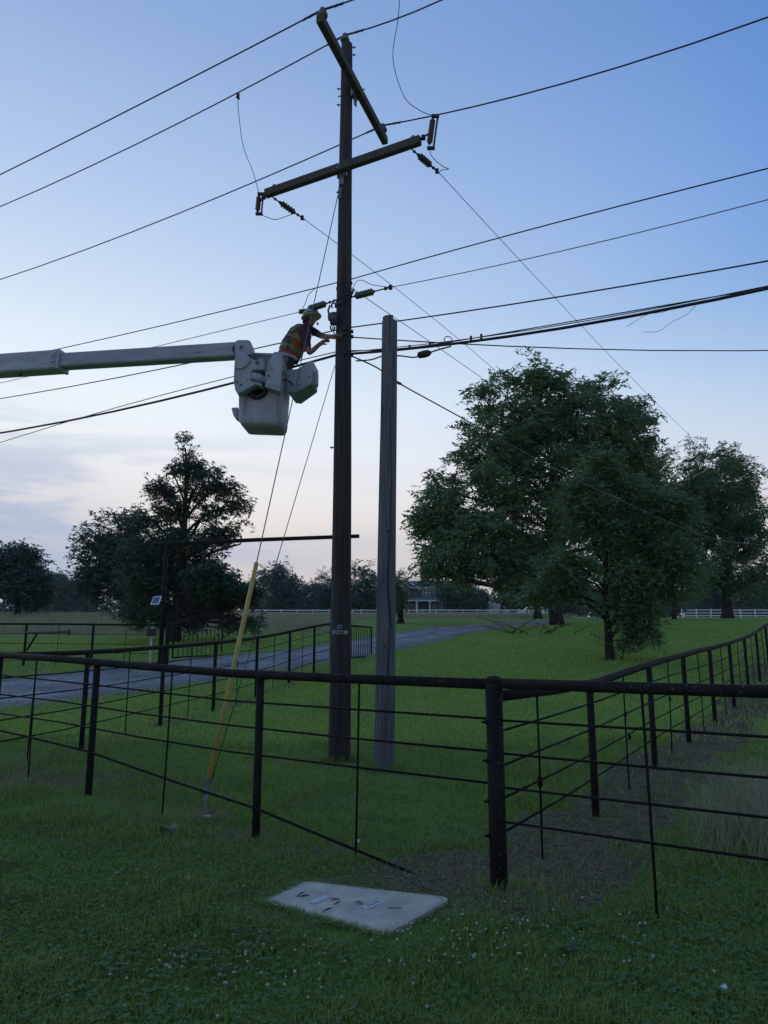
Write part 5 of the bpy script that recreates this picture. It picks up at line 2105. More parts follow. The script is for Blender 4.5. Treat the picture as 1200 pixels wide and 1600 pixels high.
# ------------------------------------------------------------------ trees
def leaves_mesh(name, O, D, Lh, K, ll, lw, material, parent, droop=.25, rng=RNG):
    """sprays at O along D (unit) of length Lh with K leaflets each"""
    n = len(O)
    up = np.array([0, 0, 1.0])
    S = np.cross(D, up)
    S /= np.linalg.norm(S, axis=1, keepdims=True) + 1e-9
    k = np.arange(K)
    f = (k + .5) / K
    pos = O[:, None, :] + D[:, None, :] * (Lh[:, None] * f[None, :])[..., None]
    pos[..., 2] -= droop * (Lh[:, None] * f[None, :] ** 2)
    sgn = np.where(k % 2 == 0, 1., -1.)[None, :, None]
    jit = rng.normal(0, .32, (n, K, 3))
    ld = D[:, None, :] * .55 + S[:, None, :] * sgn * .85 + jit
    ld[..., 2] -= .25
    ld /= np.linalg.norm(ld, axis=2, keepdims=True)
    nrm = np.cross(ld, np.cross(up[None, None, :] + rng.normal(0, .45, (n, K, 3)), ld))
    wv = np.cross(ld, nrm)
    wv /= np.linalg.norm(wv, axis=2, keepdims=True) + 1e-9
    nn = np.cross(wv, ld)
    l = ll * rng.uniform(.45, 1.4, (n, K, 1))
    w = lw * rng.uniform(.55, 1.35, (n, K, 1))
    b = pos
    tip = pos + ld * l
    mid = pos + ld * l * .45
    v1 = mid + wv * w * .5 + nn * w * .12
    v2 = mid - wv * w * .5 + nn * w * .12
    V = np.stack([b, v1, tip, v2], 2).reshape(-1, 3)
    Fq = np.arange(len(V)).reshape(-1, 4)
    if parent is not None:
        V = V - np.array(root_loc(parent))
    return mesh_np(name, V, Fq, material, parent)


def make_tree(name, label, base, lobes, trunk_r, trunk_pts, n_clusters, sprays_per, K, spray_len, ll, lw, leafm, seed, sigma=.4, holes=.35, droop=.25, group='trees', limbs=True, noise_scale=.7, tw_r=.02):
    """lobes: (centre Vector, (rx, ry, rz), weight)"""
    rng = np.random.default_rng(seed)
    rnd = random.Random(seed)
    root = thing(name, label, 'tree', tuple(base), group)
    vol = np.array([l[1][0] * l[1][1] * l[1][2] * l[2] for l in lobes])
    prob = vol ** .7
    prob = prob / prob.sum()
    cl = []
    lob_i = []
    tries = 0
    cent = np.array([tuple(l[0]) for l in lobes])
    rad = np.array([l[1] for l in lobes])
    while len(cl) < n_clusters and tries < n_clusters * 8:
        tries += 1
        i = rng.choice(len(lobes), p=prob)
        d = rng.normal(size=3)
        d /= np.linalg.norm(d)
        r = rng.random() ** .42
        # uneven radius by direction: knobbly outline
        kn = 1 + .16 * math.sin(3.1 * d[0] * 2 + i) * math.sin(2.7 * d[2] * 2 + 2 * i) + .11 * rng.normal()
        p = cent[i] + d * r * kn * rad[i]
        hole = vnoise(np.array(p[0] * noise_scale + 31 * seed), np.array(p[2] * noise_scale + p[1] * .35), seed)
        edge = r
        if hole < holes * (.35 + .65 * edge):
            continue
        if p[2] < gz(p[0], p[1]) + .35:
            continue
        cl.append(p)
        lob_i.append(i)
    cl = np.array(cl)
    lob_i = np.array(lob_i)
    m = len(cl)
    # sprays
    ci = np.repeat(np.arange(m), sprays_per)
    n = len(ci)
    O = cl[ci] + rng.normal(0, sigma, (n, 3)) * np.array([1, 1, .7])
    out = cl[ci] - cent[lob_i[ci]]
    out /= np.linalg.norm(out, axis=1, keepdims=True) + 1e-6
    D = out * .8 + rng.normal(0, .55, (n, 3))
    D[:, 2] *= .7
    D /= np.linalg.norm(D, axis=1, keepdims=True)
    Lh = spray_len * rng.uniform(.6, 1.35, n)
    gzv = g(O[:, 0], O[:, 1])
    ok = O[:, 2] > gzv + .15
    leaves_mesh('crown', O[ok], D[ok], Lh[ok], K, ll, lw, leafm, root, droop, rng)
    # trunk
    T = catm([Vector(p) for p in trunk_pts], 4)
    nT = len(T)
    rr = [trunk_r * (1.25 if i == 0 else 1) * (1 - .9 * i / (nT - 1)) for i in range(nT)]
    if nT > 2:
        rr[1] = trunk_r * 1.02
    T[0] = T[0] - Vector((0, 0, .15))
    MB().tube(T, rr, 12).build('trunk', M_bark, root)
    # limbs to the lobes, then thinner branches to clusters
    if limbs:
        mb = MB()
        for i, l in enumerate(lobes):
            c = Vector(l[0])
            cand = [(abs((c - t).length - .0) + (0 if t.z < c.z + .2 else 2), k) for k, t in enumerate(T) if k > nT * .18]
            k = min(cand)[1]
            k = max(int(nT * .2), k - 2)
            s = T[k]
            midp = s.lerp(c, .5) + Vector((rnd.uniform(-.2, .2), rnd.uniform(-.2, .2), rnd.uniform(-.1, .35)))
            r0 = min(rr[k] * .62, .055 * (c - s).length + .02)
            path = catm([s, midp, c], 4)
            mb.tube(path, [r0 * (1 - .7 * q / (len(path) - 1)) for q in range(len(path))], 7)
            idx = np.where(lob_i == i)[0]
            rng.shuffle(idx)
            for q in idx[:min(len(idx), 9)]:
                e = Vector(cl[q])
                st = path[rnd.randint(2, len(path) - 1)]
                mp = st.lerp(e, .5) + Vector((rnd.uniform(-.15, .15), rnd.uniform(-.15, .15), rnd.uniform(-.05, .2)))
                mb.tube([st, mp, e], [max(r0 * .3, tw_r), max(r0 * .2, tw_r * .7), tw_r * .4], 5)
        mb.build('limbs', M_bark, root)
    return root


def L_(px, py, rx, rz, Y, dy=0, ry=None, w=1.0):
    """lobe from picture position and radii in photo pixels at distance Y"""
    c = at(px, py, Y + dy)
    dep = c.y * CP + (c.z - H) * SP
    s = dep / F
    return (c, (rx * s, (ry if ry is not None else (rx + rz) / 2) * s, rz * s), w)


def build_trees():
    # big spreading tree on the right
    Y = 44.0
    b = G(870, 976)
    Y = b.y
    lobes = [L_(838, 655, 78, 40, Y, 1), L_(905, 680, 90, 60, Y, -1), L_(775, 705, 58, 50, Y, -1), L_(955, 705, 50, 70, Y, 1), L_(705, 795, 52, 50, Y, 0), L_(730, 850, 70, 52, Y, -2), L_(820, 780, 100, 85, Y, 0),
             L_(920, 800, 95, 75, Y, 2), L_(690, 872, 36, 30, Y, 1), L_(800, 880, 75, 36, Y, -1), L_(836, 575, 17, 22, Y, 0, w=.8), L_(812, 600, 12, 20, Y, 0, w=.8), L_(795, 585, 12, 14, Y, 0, w=.9), L_(862, 592, 12, 20, Y, .5, w=.8), L_(838, 605, 45, 14, Y, 0, w=1.0),
             L_(780, 605, 16, 16, Y, 0, w=.8), L_(748, 618, 13, 16, Y, -.5, w=.9), L_(762, 640, 24, 18, Y, 0, w=.9), L_(735, 672, 20, 16, Y, 0, w=.9), L_(715, 712, 20, 16, Y, 0, w=.9), L_(680, 760, 26, 20, Y, .3, w=.9), L_(655, 812, 20, 20, Y, 0, w=.9), L_(650, 850, 16, 22, Y, 0, w=.9), L_(665, 895, 16, 14, Y, 0, w=.9),
             L_(940, 612, 26, 22, Y, 0, w=1.0), L_(905, 622, 24, 20, Y, 0, w=.9), L_(975, 636, 22, 20, Y, 0, w=1.0), L_(1000, 655, 16, 16, Y, 0, w=.9), L_(1002, 690, 20, 18, Y, 0, w=1.0), L_(985, 725, 34, 40, Y, 1), L_(890, 880, 70, 36, Y, 1), L_(1005, 770, 38, 42, Y, 1, w=1.1), L_(1015, 835, 40, 40, Y, 1, w=1.1), L_(985, 880, 50, 32, Y, 1)]
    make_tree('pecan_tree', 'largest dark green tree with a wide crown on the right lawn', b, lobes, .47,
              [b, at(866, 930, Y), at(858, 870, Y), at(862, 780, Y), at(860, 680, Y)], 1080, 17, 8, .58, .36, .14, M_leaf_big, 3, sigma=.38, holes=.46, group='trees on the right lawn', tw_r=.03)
    # smaller tree in front of it
    b = G(953, 1031)
    Y = b.y
    lobes = [L_(945, 775, 58, 50, Y, 0), L_(985, 800, 50, 46, Y, .6), L_(900, 815, 56, 40, Y, -.4), L_(1010, 835, 50, 44, Y, .3), L_(925, 850, 60, 36, Y, -.6), L_(865, 875, 50, 30, Y, 0), L_(1035, 875, 40, 32, Y, 0), L_(960, 890, 62, 34, Y, -.5),
             L_(895, 905, 56, 24, Y, .2, w=.9), L_(1000, 915, 56, 22, Y, .2, w=.9), L_(850, 925, 36, 16, Y, .3, w=.7), L_(905, 945, 42, 13, Y, 0, w=.55), L_(985, 950, 52, 16, Y, -.3, w=.6), L_(1035, 930, 34, 14, Y, .2, w=.6), L_(1045, 800, 26, 30, Y, .5, w=.7), L_(1000, 975, 32, 12, Y, -.2, w=.45), L_(940, 725, 24, 20, Y, 0, w=.8), L_(985, 745, 22, 20, Y, .3, w=.8)]
    make_tree('elm_tree', 'mid-sized tree with a slim trunk standing in front of the largest tree', b, lobes, .155,
              [b, at(950, 985, Y), at(946, 920, Y), at(948, 850, Y), at(948, 790, Y)], 600, 17, 7, .38, .150, .070, M_leaf_front, 5, sigma=.22, holes=.5, group='trees on the right lawn', noise_scale=1.2, tw_r=.014)
    # sucker shoots at its foot
    p = b + Vector((.35, -.1, 0))
    sh = [(p + Vector((.25, 0, .45)), (.42, .35, .36), 1), (p + Vector((.75, .1, .75)), (.5, .4, .28), .7), (p + Vector((-.75, .1, .5)), (.2, .2, .3), .4)]
    make_tree('shrub', 'low leafy shoots at the foot of the slim trunk', p, sh, .02, [p, p + Vector((.1, 0, .4)), p + Vector((.2, 0, .7))], 62, 7, 6, .22, .10, .05, M_leaf_front, 6, sigma=.12, holes=.2, limbs=True, group='shrubs', noise_scale=2, tw_r=.006)['category'] = 'shrub'
    # tree at the right edge
    b = G(1137, 966)
    Y = b.y
    lobes = [L_(1100, 745, 60, 45, Y, 0), L_(1130, 790, 60, 70, Y, -1), L_(1075, 790, 55, 55, Y, 1), L_(1150, 860, 50, 50, Y, 0), L_(1070, 860, 60, 50, Y, 0), L_(1160, 740, 22, 24, Y, 0, w=.8), L_(1110, 900, 60, 30, Y, 1, w=.8), L_(1180, 850, 26, 40, Y, 0, w=.8),
             L_(1055, 735, 36, 26, Y, 1, w=1.0), L_(1125, 715, 30, 18, Y, 0, w=.9), L_(1195, 900, 40, 36, Y, 1, w=.8), L_(1045, 775, 34, 34, Y, 0, w=1.0), L_(1034, 732, 22, 20, Y, 0, w=1.2), L_(1022, 765, 24, 26, Y, 0, w=1.1), L_(1040, 830, 40, 36, Y, 0, w=1.0), L_(1095, 800, 50, 40, Y, -1.5), L_(1150, 800, 34, 34, Y, -1), L_(1165, 770, 20, 22, Y, 0, w=.9), L_(1178, 815, 18, 20, Y, 0, w=.9)]
    make_tree('walnut_tree', 'thick-trunked tree at the right edge beyond the slim one', b, lobes, .62,
              [b, at(1135, 930, Y), at(1133, 880, Y), at(1128, 820, Y), at(1122, 760, Y)], 860, 13, 8, .66, .38, .15, M_leaf_right, 8, sigma=.42, holes=.42, group='trees on the right lawn', tw_r=.035)
    # second trunk behind the big tree
    b = G(840, 967)
    Y = b.y + 6
    b = Vector((at(840, 960, Y).x, Y, gz(at(840, 960, Y).x, Y)))
    lobes = [L_(850, 900, 62, 36, Y), L_(815, 880, 55, 40, Y), L_(905, 890, 55, 40, Y)]
    make_tree('oak_tree', 'tree with a forked trunk just behind the largest tree', b, lobes, .42, [b, at(840, 930, Y), at(846, 890, Y)], 260, 9, 7, .7, .38, .16, M_leaf_big, 9, sigma=.5, holes=.42, group='trees on the right lawn')
    # thin tree further back between the right trunks
    b0 = at(1053, 964, 62)
    b = Vector((b0.x, 62, gz(b0.x, 62)))
    lobes = [L_(1050, 885, 58, 32, 62), L_(1015, 895, 42, 26, 62), L_(1040, 925, 60, 18, 62, w=.45), L_(985, 915, 42, 20, 62, w=.5)]
    make_tree('oak_tree', 'small tree with a thin trunk far back between the two right trunks', b, lobes, .2, [b, at(1052, 930, 62), at(1050, 880, 62)], 150, 8, 7, .6, .30, .12, M_leaf_front, 10, sigma=.5, holes=.5, group='trees on the right lawn')
    # sapling before the house
    b = G(626, 974)
    Y = b.y
    lobes = [L_(622, 934, 9, 9, Y), L_(618, 945, 11, 9, Y), L_(631, 946, 8, 7, Y), L_(618, 905, 8, 8, Y, w=.5)]
    make_tree('sapling', 'young slender tree standing before the house beside the grey pole', b, lobes, .24, [b, at(626, 955, Y), at(627, 935, Y), at(627, 925, Y)], 60, 8, 6, .5, .26, .10, M_leaf_front, 12, sigma=.28, holes=.35, group='young trees')
    # left group: tall loose tree
    b = G(272, 1002)
    Y = b.y
    lobes = [L_(290, 690, 4, 12, Y, 0, w=4), L_(292, 712, 9, 12, Y, 0, w=2), L_(296, 732, 20, 12, Y, 0, w=1.2), L_(322, 742, 22, 7, Y, 0, w=1.3), L_(268, 736, 20, 8, Y, 0, w=1.3), L_(238, 748, 24, 7, Y, 0, w=1.5), L_(252, 768, 22, 8, Y, 0, w=1.0), L_(345, 760, 26, 9, Y, 0, w=1.3),
             L_(366, 786, 17, 8, Y, 0, w=1.4), L_(300, 768, 40, 14, Y, 0, w=1.0), L_(275, 795, 40, 16, Y, 0), L_(320, 800, 34, 12, Y, 0, w=.9), L_(290, 835, 56, 24, Y, 0), L_(350, 836, 28, 12, Y, 0, w=.9), L_(232, 808, 34, 9, Y, 0, w=.9), L_(215, 822, 24, 8, Y, 0, w=.9),
             L_(255, 875, 66, 42, Y, 0), L_(318, 890, 50, 45, Y, -.5), L_(362, 905, 32, 30, Y, 0, w=.8), L_(285, 930, 70, 38, Y, .5), L_(340, 950, 36, 26, Y, 0, w=.8), L_(388, 935, 18, 34, Y, -.3, w=1.5), L_(392, 970, 12, 18, Y, -.3, w=1.8), L_(376, 850, 9, 26, Y, 0, w=.6), L_(350, 975, 14, 16, Y, -.2, w=1.8), L_(365, 950, 26, 20, Y, 0, w=1.2), L_(310, 962, 44, 18, Y, .3, w=1.3), L_(240, 955, 44, 22, Y, .4, w=1.2), L_(270, 905, 70, 40, Y, .8), L_(330, 920, 44, 34, Y, -.6, w=1.2)]
    make_tree('cottonwood_tree', 'tall loose-crowned dark tree behind the gateway on the left', b, lobes, .30,
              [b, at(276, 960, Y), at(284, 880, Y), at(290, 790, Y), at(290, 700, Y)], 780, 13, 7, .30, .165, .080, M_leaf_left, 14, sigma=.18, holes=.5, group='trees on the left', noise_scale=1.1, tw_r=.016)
    # denser tree left of it
    b0 = G(192, 968)
    Y = b0.y
    lobes = [L_(185, 840, 46, 34, Y), L_(160, 870, 40, 42, Y), L_(215, 870, 55, 50, Y), L_(190, 910, 66, 40, Y), L_(240, 910, 45, 45, Y), L_(150, 905, 26, 30, Y), L_(205, 815, 20, 18, Y, w=.8)]
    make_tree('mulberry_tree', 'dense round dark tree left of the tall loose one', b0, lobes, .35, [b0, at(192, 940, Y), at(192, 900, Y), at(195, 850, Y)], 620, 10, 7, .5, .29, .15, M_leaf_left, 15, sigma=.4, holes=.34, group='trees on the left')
    # small far tree at the left edge
    b0 = G(27, 968)
    Y = b0.y
    lobes = [L_(22, 885, 40, 26, Y), L_(50, 900, 28, 26, Y), L_(10, 915, 38, 26, Y), L_(50, 925, 34, 22, Y), L_(35, 865, 22, 12, Y, w=.8), L_(-15, 900, 30, 30, Y)]
    make_tree('maple_tree', 'lone round tree in the field at the left edge', b0, lobes, .32, [b0, at(28, 950, Y), at(30, 920, Y), at(28, 880, Y)], 480, 8, 7, .6, .34, .17, M_leaf_far, 16, sigma=.45, holes=.42, group='trees on the left')

    # far trees along the back of the fields, each its own tree
    far = [(435, 915, 38, 40, 135, 'rounded far tree right of the yellow guard'), (400, 930, 26, 26, 150, 'low far tree touching the yellow guard'), (490, 930, 26, 26, 150, 'low far tree left of the tall pole'), (512, 915, 20, 34, 140, 'pointed far tree half hidden by the tall pole'),
           (562, 912, 30, 44, 128, 'far tree between the two wooden poles'), (588, 925, 22, 34, 133, 'far tree showing behind the left side of the grey pole'), (105, 918, 34, 30, 190, 'hazy far tree beside the lone round tree'), (135, 925, 26, 28, 205, 'hazy far tree before the dense dark tree'), (80, 925, 24, 24, 215, 'lowest hazy far tree behind the lone round tree'),
           (718, 925, 34, 26, 122, 'bushy tree beside the house porch'), (745, 935, 22, 18, 126, 'small bushy tree left of the white shed'), (820, 925, 50, 26, 172, 'far tree behind the parked cars'),
           (880, 930, 46, 24, 178, 'far tree between the largest tree and the slim trunk'), (960, 935, 50, 20, 200, 'low far tree behind the slim trunk'), (1040, 940, 50, 16, 230, 'low far tree line clump behind the thin trunk'), (1105, 930, 40, 26, 180, 'far tree left of the thick trunk'), (1185, 925, 44, 30, 170, 'far tree at the right edge behind the white boards'),
           (330, 935, 40, 22, 180, 'low far tree behind the tall loose tree'), (465, 940, 22, 18, 170, 'small far tree between the guard and the tall pole'), ]
    for i, (px, py, rx, rz, Y, lab) in enumerate(far):
        b0 = at(px, 960, Y)
        b = Vector((b0.x, Y, gz(b0.x, Y)))
        rr = random.Random(100 + i)
        lobes = [L_(px, py, rx * .85, rz * .85, Y)]
        for k in range(6):
            t = rr.uniform(0, 6.28)
            lobes.append(L_(px + rx * .55 * math.cos(t), py + rz * .55 * math.sin(t) + rz * .1, rx * rr.uniform(.35, .55), rz * rr.uniform(.3, .5), Y, rr.uniform(-2, 2), w=1.2))
        lobes.append(L_(px, py + rz * .75, rx * .9, rz * .5, Y))
        size = rx * Y / F
        make_tree('background_tree', lab, b, lobes, .12 * size, [b, b.lerp(at(px, py, Y), .5), at(px, py - rz * .3, Y)], 420, 8, 4, .15 * size, .08 * size + .10, .06 * size + .05, M_leaf_far, 40 + i, sigma=.13 * size, holes=.25, group='far trees', limbs=False, noise_scale=1.6 / size)


build_trees()


def build_far_woods():
    """closed low wood along the horizon that reads as one mass"""
    rng = np.random.default_rng(77)
    n = 9000
    x = rng.uniform(-420, 420, n)
    y = rng.uniform(330, 350, n)
    top = 5.5 + 7.5 * fbm(x * .035, y * 0 + 2, 51, 4)
    z = g(x, y) + rng.random(n) ** .8 * top
    O = np.stack([x, y, z], 1)
    D = rng.normal(size=(n, 3))
    D /= np.linalg.norm(D, axis=1, keepdims=True)
    o = leaves_mesh('distant_wood', O, D, np.full(n, 2.2), 4, 2.4, 1.3, M_leaf_far, None, .2, rng)
    tag(o, 'distant low wood along the horizon', 'wood', kind='stuff')


build_far_woods()


# ------------------------------------------------------------------ grass and other ground cover
def blades(name, label, x, y, h, w, bend, mats, cat='grass', seg2=True, seed=1):
    rng = np.random.default_rng(seed)
    n = len(x)
    z = g(x, y) - .004
    a = rng.random(n) * 2 * np.pi
    ca, sa = np.cos(a), np.sin(a)
    tilt = bend * rng.uniform(.3, 1.3, n)
    tx, ty = -sa * tilt * h, ca * tilt * h
    if seg2:
        b0 = np.stack([x - ca * w, y - sa * w, z], 1)
        b1 = np.stack([x + ca * w, y + sa * w, z], 1)
        mx, my, mz = x + tx * .35, y + ty * .35, z + h * .62
        m0 = np.stack([mx - ca * w * .7, my - sa * w * .7, mz], 1)
        m1 = np.stack([mx + ca * w * .7, my + sa * w * .7, mz], 1)
        t = np.stack([x + tx, y + ty, z + h * (1 - .25 * np.minimum(tilt, 1.2))], 1)
        V = np.stack([b0, b1, m0, m1, t], 1).reshape(-1, 3)
        f = np.array([[0, 1, 3], [0, 3, 2], [2, 3, 4]])
        Fq = (np.arange(n)[:, None, None] * 5 + f[None]).reshape(-1, 3)
    else:
        b0 = np.stack([x - ca * w, y - sa * w, z], 1)
        b1 = np.stack([x + ca * w, y + sa * w, z], 1)
        t = np.stack([x + tx, y + ty, z + h], 1)
        V = np.stack([b0, b1, t], 1).reshape(-1, 3)
        Fq = np.arange(n * 3).reshape(-1, 3)
    o = mesh_np(name, V, Fq, mats)
    tag(o, label, cat, kind='stuff')
    return o


def scatter(n, y0, y1, rng, p=1.0, margin=1.12):
    """points in the view wedge with density falling with distance"""
    u = rng.random(n * 2)
    y = y0 * (y1 / y0) ** u if p == 1 else (y0 ** (1 - p) + u * (y1 ** (1 - p) - y0 ** (1 - p))) ** (1 / (1 - p))
    half = 600 / F * y * margin + 1.1
    x = rng.uniform(-1, 1, n * 2) * half
    return x[:n], y[:n]


M_blade = mat('grass_blade', (.088, .172, .024), .6, (.170, .265, .048), 1.1, lo=.38, hi=.62, island=(.35, .45, .10), spec=.25, transl=.3)
M_dry = mat('dry_straw', (.40, .31, .18), .85, island=(.17, .125, .07))
M_clover = mat('clover_leaf', (.075, .16, .05), .6, (.10, .20, .06), 1.2, island=(.14, .24, .085), spec=.25, transl=.25)
M_tall = mat('field_grass', (.36, .34, .20), .8, (.26, .27, .13), .35, island=(.46, .43, .28), spec=.2, transl=.3)


def free(x, y):
    lid = in_poly(x, y, [(p.x, p.y) for p in LID_PTS])
    return ~lid & ~in_poly(x, y, DRV_POLY)


def build_grass():
    rng = np.random.default_rng(5)
    # close lawn
    x, y = scatter(285000, 3.0, 11.0, rng, 1.15)
    d = dirt_mask(x, y)
    keep = free(x, y) & (rng.random(len(x)) > np.clip(d * 1.25 * (fbm(x * 3.2, y * 3.2, 71, 3) + .28), 0, .96))
    x, y = x[keep], y[keep]
    n1 = fbm(x * 1.1, y * 1.1, 31, 3)
    n2 = fbm(x * 4, y * 4, 32, 2)
    h = (.022 + .095 * n1 ** 1.7 + .05 * n2 ** 2) * rng.uniform(.5, 1.5, len(x)) * (1.12 - .03 * y)
    dl = np.minimum.reduce([seg_dist(x, y, LID_PTS[i].xy, LID_PTS[(i + 1) % 4].xy) for i in range(4)])
    h = h * np.clip(.10 + dl / .42, 0, 1)
    w = rng.uniform(.0014, .0030, len(x)) * (1 + .05 * y)
    blades('lawn_grass', 'short green lawn grass in the foreground', x, y, h, w, .85, M_blade, seed=2)
    # middle lawn
    x, y = scatter(150000, 10.5, 46.0, rng, 1.0)
    d = dirt_mask(x, y)
    md = in_meadow(x, y)
    keep = free(x, y) & (rng.random(len(x)) > np.maximum(d * .85, md))
    x, y = x[keep], y[keep]
    h = (.035 + .05 * fbm(x * .8, y * .8, 33)) * rng.uniform(.6, 1.4, len(x))
    w = .0028 + .00045 * y
    blades('mown_grass', 'mown green lawn grass between the fences and the trees', x, y, h, w, .8, mat('mown_blade', (.225, .365, .048), .6, (.345, .470, .085), .55, lo=.38, hi=.62, island=(.44, .56, .13), spec=.25, transl=.3), seg2=False, seed=3)
    # tufts hugging fence feet, pole feet and the lid edge
    xs, ys = [], []
    def ringpts(cx, cy, r0, r1, n):
        a = rng.random(n) * 6.283
        r = rng.uniform(r0, r1, n)
        xs.append(cx + r * np.cos(a))
        ys.append(cy + r * np.sin(a))
    ringpts(PX, PY, .13, .26, 420)
    ringpts(OB.x, OB.y, .12, .25, 480)
    ringpts(A_T.x, A_T.y, .06, .17, 60)
    for i in range(4):
        a, b = LID_PTS[i], LID_PTS[(i + 1) % 4]
        n = (800, 260, 330, 1300)[i]
        t = rng.random(n)
        o = np.abs(rng.normal(0, .035, n)) - (.018 if i in (3, 0) else .0)
        ex, ey = b.x - a.x, b.y - a.y
        Ln = math.hypot(ex, ey)
        cxx, cyy = sum(p.x for p in LID_PTS) / 4, sum(p.y for p in LID_PTS) / 4
        nx, ny = ey / Ln, -ex / Ln
        if (a.x - cxx) * nx + (a.y - cyy) * ny < 0:
            nx, ny = -nx, -ny
        xs.append(a.x + ex * t + nx * o)
        ys.append(a.y + ey * t + ny * o)
    x, y = np.concatenate(xs), np.concatenate(ys)
    blades('edge_grass', 'taller grass tufts round the pole feet and the lid', x, y, np.where(np.arange(len(x)) < 960, rng.uniform(.04, .13, len(x)), np.where(np.arange(len(x)) > len(x) - 1300, rng.uniform(.015, .058, len(x)), rng.uniform(.012, .035, len(x)))), rng.uniform(.002, .0035, len(x)), .7, M_blade, seed=4)
    # clover leaves: three leaflets each, flat and roundish
    x, y = scatter(30000, 3.0, 12.5, rng, 1.0)
    cm = fbm(x * .55, y * .55, 41, 3)
    keep = free(x, y) & (np.minimum.reduce([seg_dist(x, y, LID_PTS[i].xy, LID_PTS[(i + 1) % 4].xy) for i in range(4)]) > .06) & (cm + .22 * rng.random(len(x)) > .53) & (rng.random(len(x)) > dirt_mask(x, y) * .9)
    x, y = x[keep], y[keep]
    n = len(x)
    hh = rng.uniform(.02, .065, n)
    zz = g(x, y) + hh
    a0 = rng.random(n) * 6.283
    V = []
    for k in range(3):
        a = a0 + k * 2.094
        r = rng.uniform(.007, .013, n)
        dx, dy = np.cos(a), np.sin(a)
        dz = rng.normal(.1, .35, n)
        tipx, tipy, tipz = x + dx * r * 1.7, y + dy * r * 1.7, zz + dz * r
        mx, my = x + dx * r, y + dy * r
        q = np.stack([np.stack([x, y, zz], 1), np.stack([mx - dy * r * .8, my + dx * r * .8, zz + .4 * r], 1), np.stack([tipx, tipy, tipz], 1), np.stack([mx + dy * r * .8, my - dx * r * .8, zz + .2 * r], 1)], 1)
        V.append(q)
    V = np.stack(V, 1).reshape(-1, 3)
    tag(mesh_np('clover', V, np.arange(len(V)).reshape(-1, 4), M_clover), 'clover leaves spread through the lawn', 'clover', kind='stuff')
    # clover blossoms
    cs = [(740, 1470, 60, 22, 70), (655, 1485, 90, 30, 60), (990, 1480, 60, 40, 34), (700, 1420, 50, 10, 16), (280, 1540, 70, 30, 34), (390, 1510, 60, 30, 22), (280, 1385, 70, 22, 26), (120, 1450, 120, 60, 30), (560, 1500, 130, 60, 40), (900, 1420, 110, 20, 22), (480, 1560, 110, 40, 22), (300, 1230, 220, 40, 60), (700, 1160, 160, 50, 60), (250, 1120, 150, 20, 70),
          (1000, 1110, 60, 15, 40), (820, 1005, 150, 14, 120), (900, 1040, 160, 16, 110), (640, 1090, 90, 20, 50), (1000, 1010, 120, 14, 90), (660, 1030, 60, 14, 70), (140, 1160, 120, 40, 50), (450, 1130, 60, 30, 26)]
    pts = []
    for px, py, sx, sy, k in cs:
        for _ in range(int(k * .55)):
            qx, qy = rng.normal(px, sx), rng.normal(py, sy)
            if 985 < qy < 1640:
                p = G(qx, qy)
                pts.append((p.x, p.y))
    pts = np.array(pts)
    keep = free(pts[:, 0], pts[:, 1])
    pts = pts[keep]
    ico = [(0, 0, 1), (.894, 0, .447), (.276, .851, .447), (-.724, .526, .447), (-.724, -.526, .447), (.276, -.851, .447), (.724, .526, -.447), (-.276, .851, -.447), (-.894, 0, -.447), (-.276, -.851, -.447), (.724, -.526, -.447), (0, 0, -1)]
    icf = [(0, 1, 2), (0, 2, 3), (0, 3, 4), (0, 4, 5), (0, 5, 1), (1, 6, 2), (2, 7, 3), (3, 8, 4), (4, 9, 5), (5, 10, 1), (2, 6, 7), (3, 7, 8), (4, 8, 9), (5, 9, 10), (1, 10, 6), (6, 11, 7), (7, 11, 8), (8, 11, 9), (9, 11, 10), (10, 11, 6)]
    n = len(pts)
    r = rng.uniform(.0048, .0085, n)
    hh = rng.uniform(.035, .085, n)
    zz = g(pts[:, 0], pts[:, 1]) + hh
    V = np.array(ico)[None] * r[:, None, None] * np.array([1, 1, .85]) + rng.normal(0, .0012, (n, 12, 3)) + np.stack([pts[:, 0], pts[:, 1], zz], 1)[:, None]
    Fq = (np.arange(n)[:, None, None] * 12 + np.array(icf)[None]).reshape(-1, 3)
    tag(mesh_np('clover_blossom', V.reshape(-1, 3), Fq, mat('blossom', (.52, .50, .44), .9, island=(.36, .33, .25))), 'small white clover blossoms scattered over the lawn', 'blossom', kind='stuff')
    # dead thatch on the bare strips
    x, y = scatter(90000, 3.2, 17.0, rng, 1.0)
    d = dirt_mask(x, y)
    keep = free(x, y) & (rng.random(len(x)) < d * .85)
    x, y = x[keep], y[keep]
    n = len(x)
    a = rng.random(n) * 6.283
    ln = rng.uniform(.04, .15, n)
    el = rng.normal(.12, .22, n)
    w = rng.uniform(.0013, .0028, n)
    z = g(x, y) + .006
    dx, dy, dz = np.cos(a) * ln, np.sin(a) * ln, np.abs(el) * ln
    V = np.stack([np.stack([x - np.sin(a) * w, y + np.cos(a) * w, z], 1), np.stack([x + np.sin(a) * w, y - np.cos(a) * w, z], 1), np.stack([x + dx, y + dy, z + dz], 1)], 1).reshape(-1, 3)
    tag(mesh_np('thatch', V, np.arange(n * 3).reshape(-1, 3), M_dry), 'dead straw thatch on the bare earth under the fences', 'thatch', kind='stuff')
    # long pale grass clump outside the fence at the right
    n = 2600
    c = G(1165, 1345)
    c2 = G(1230, 1250)
    t = rng.random(n)
    x = c.x + (c2.x - c.x) * t + rng.normal(0, .22, n)
    y = c.y + (c2.y - c.y) * t + rng.normal(0, .25, n)
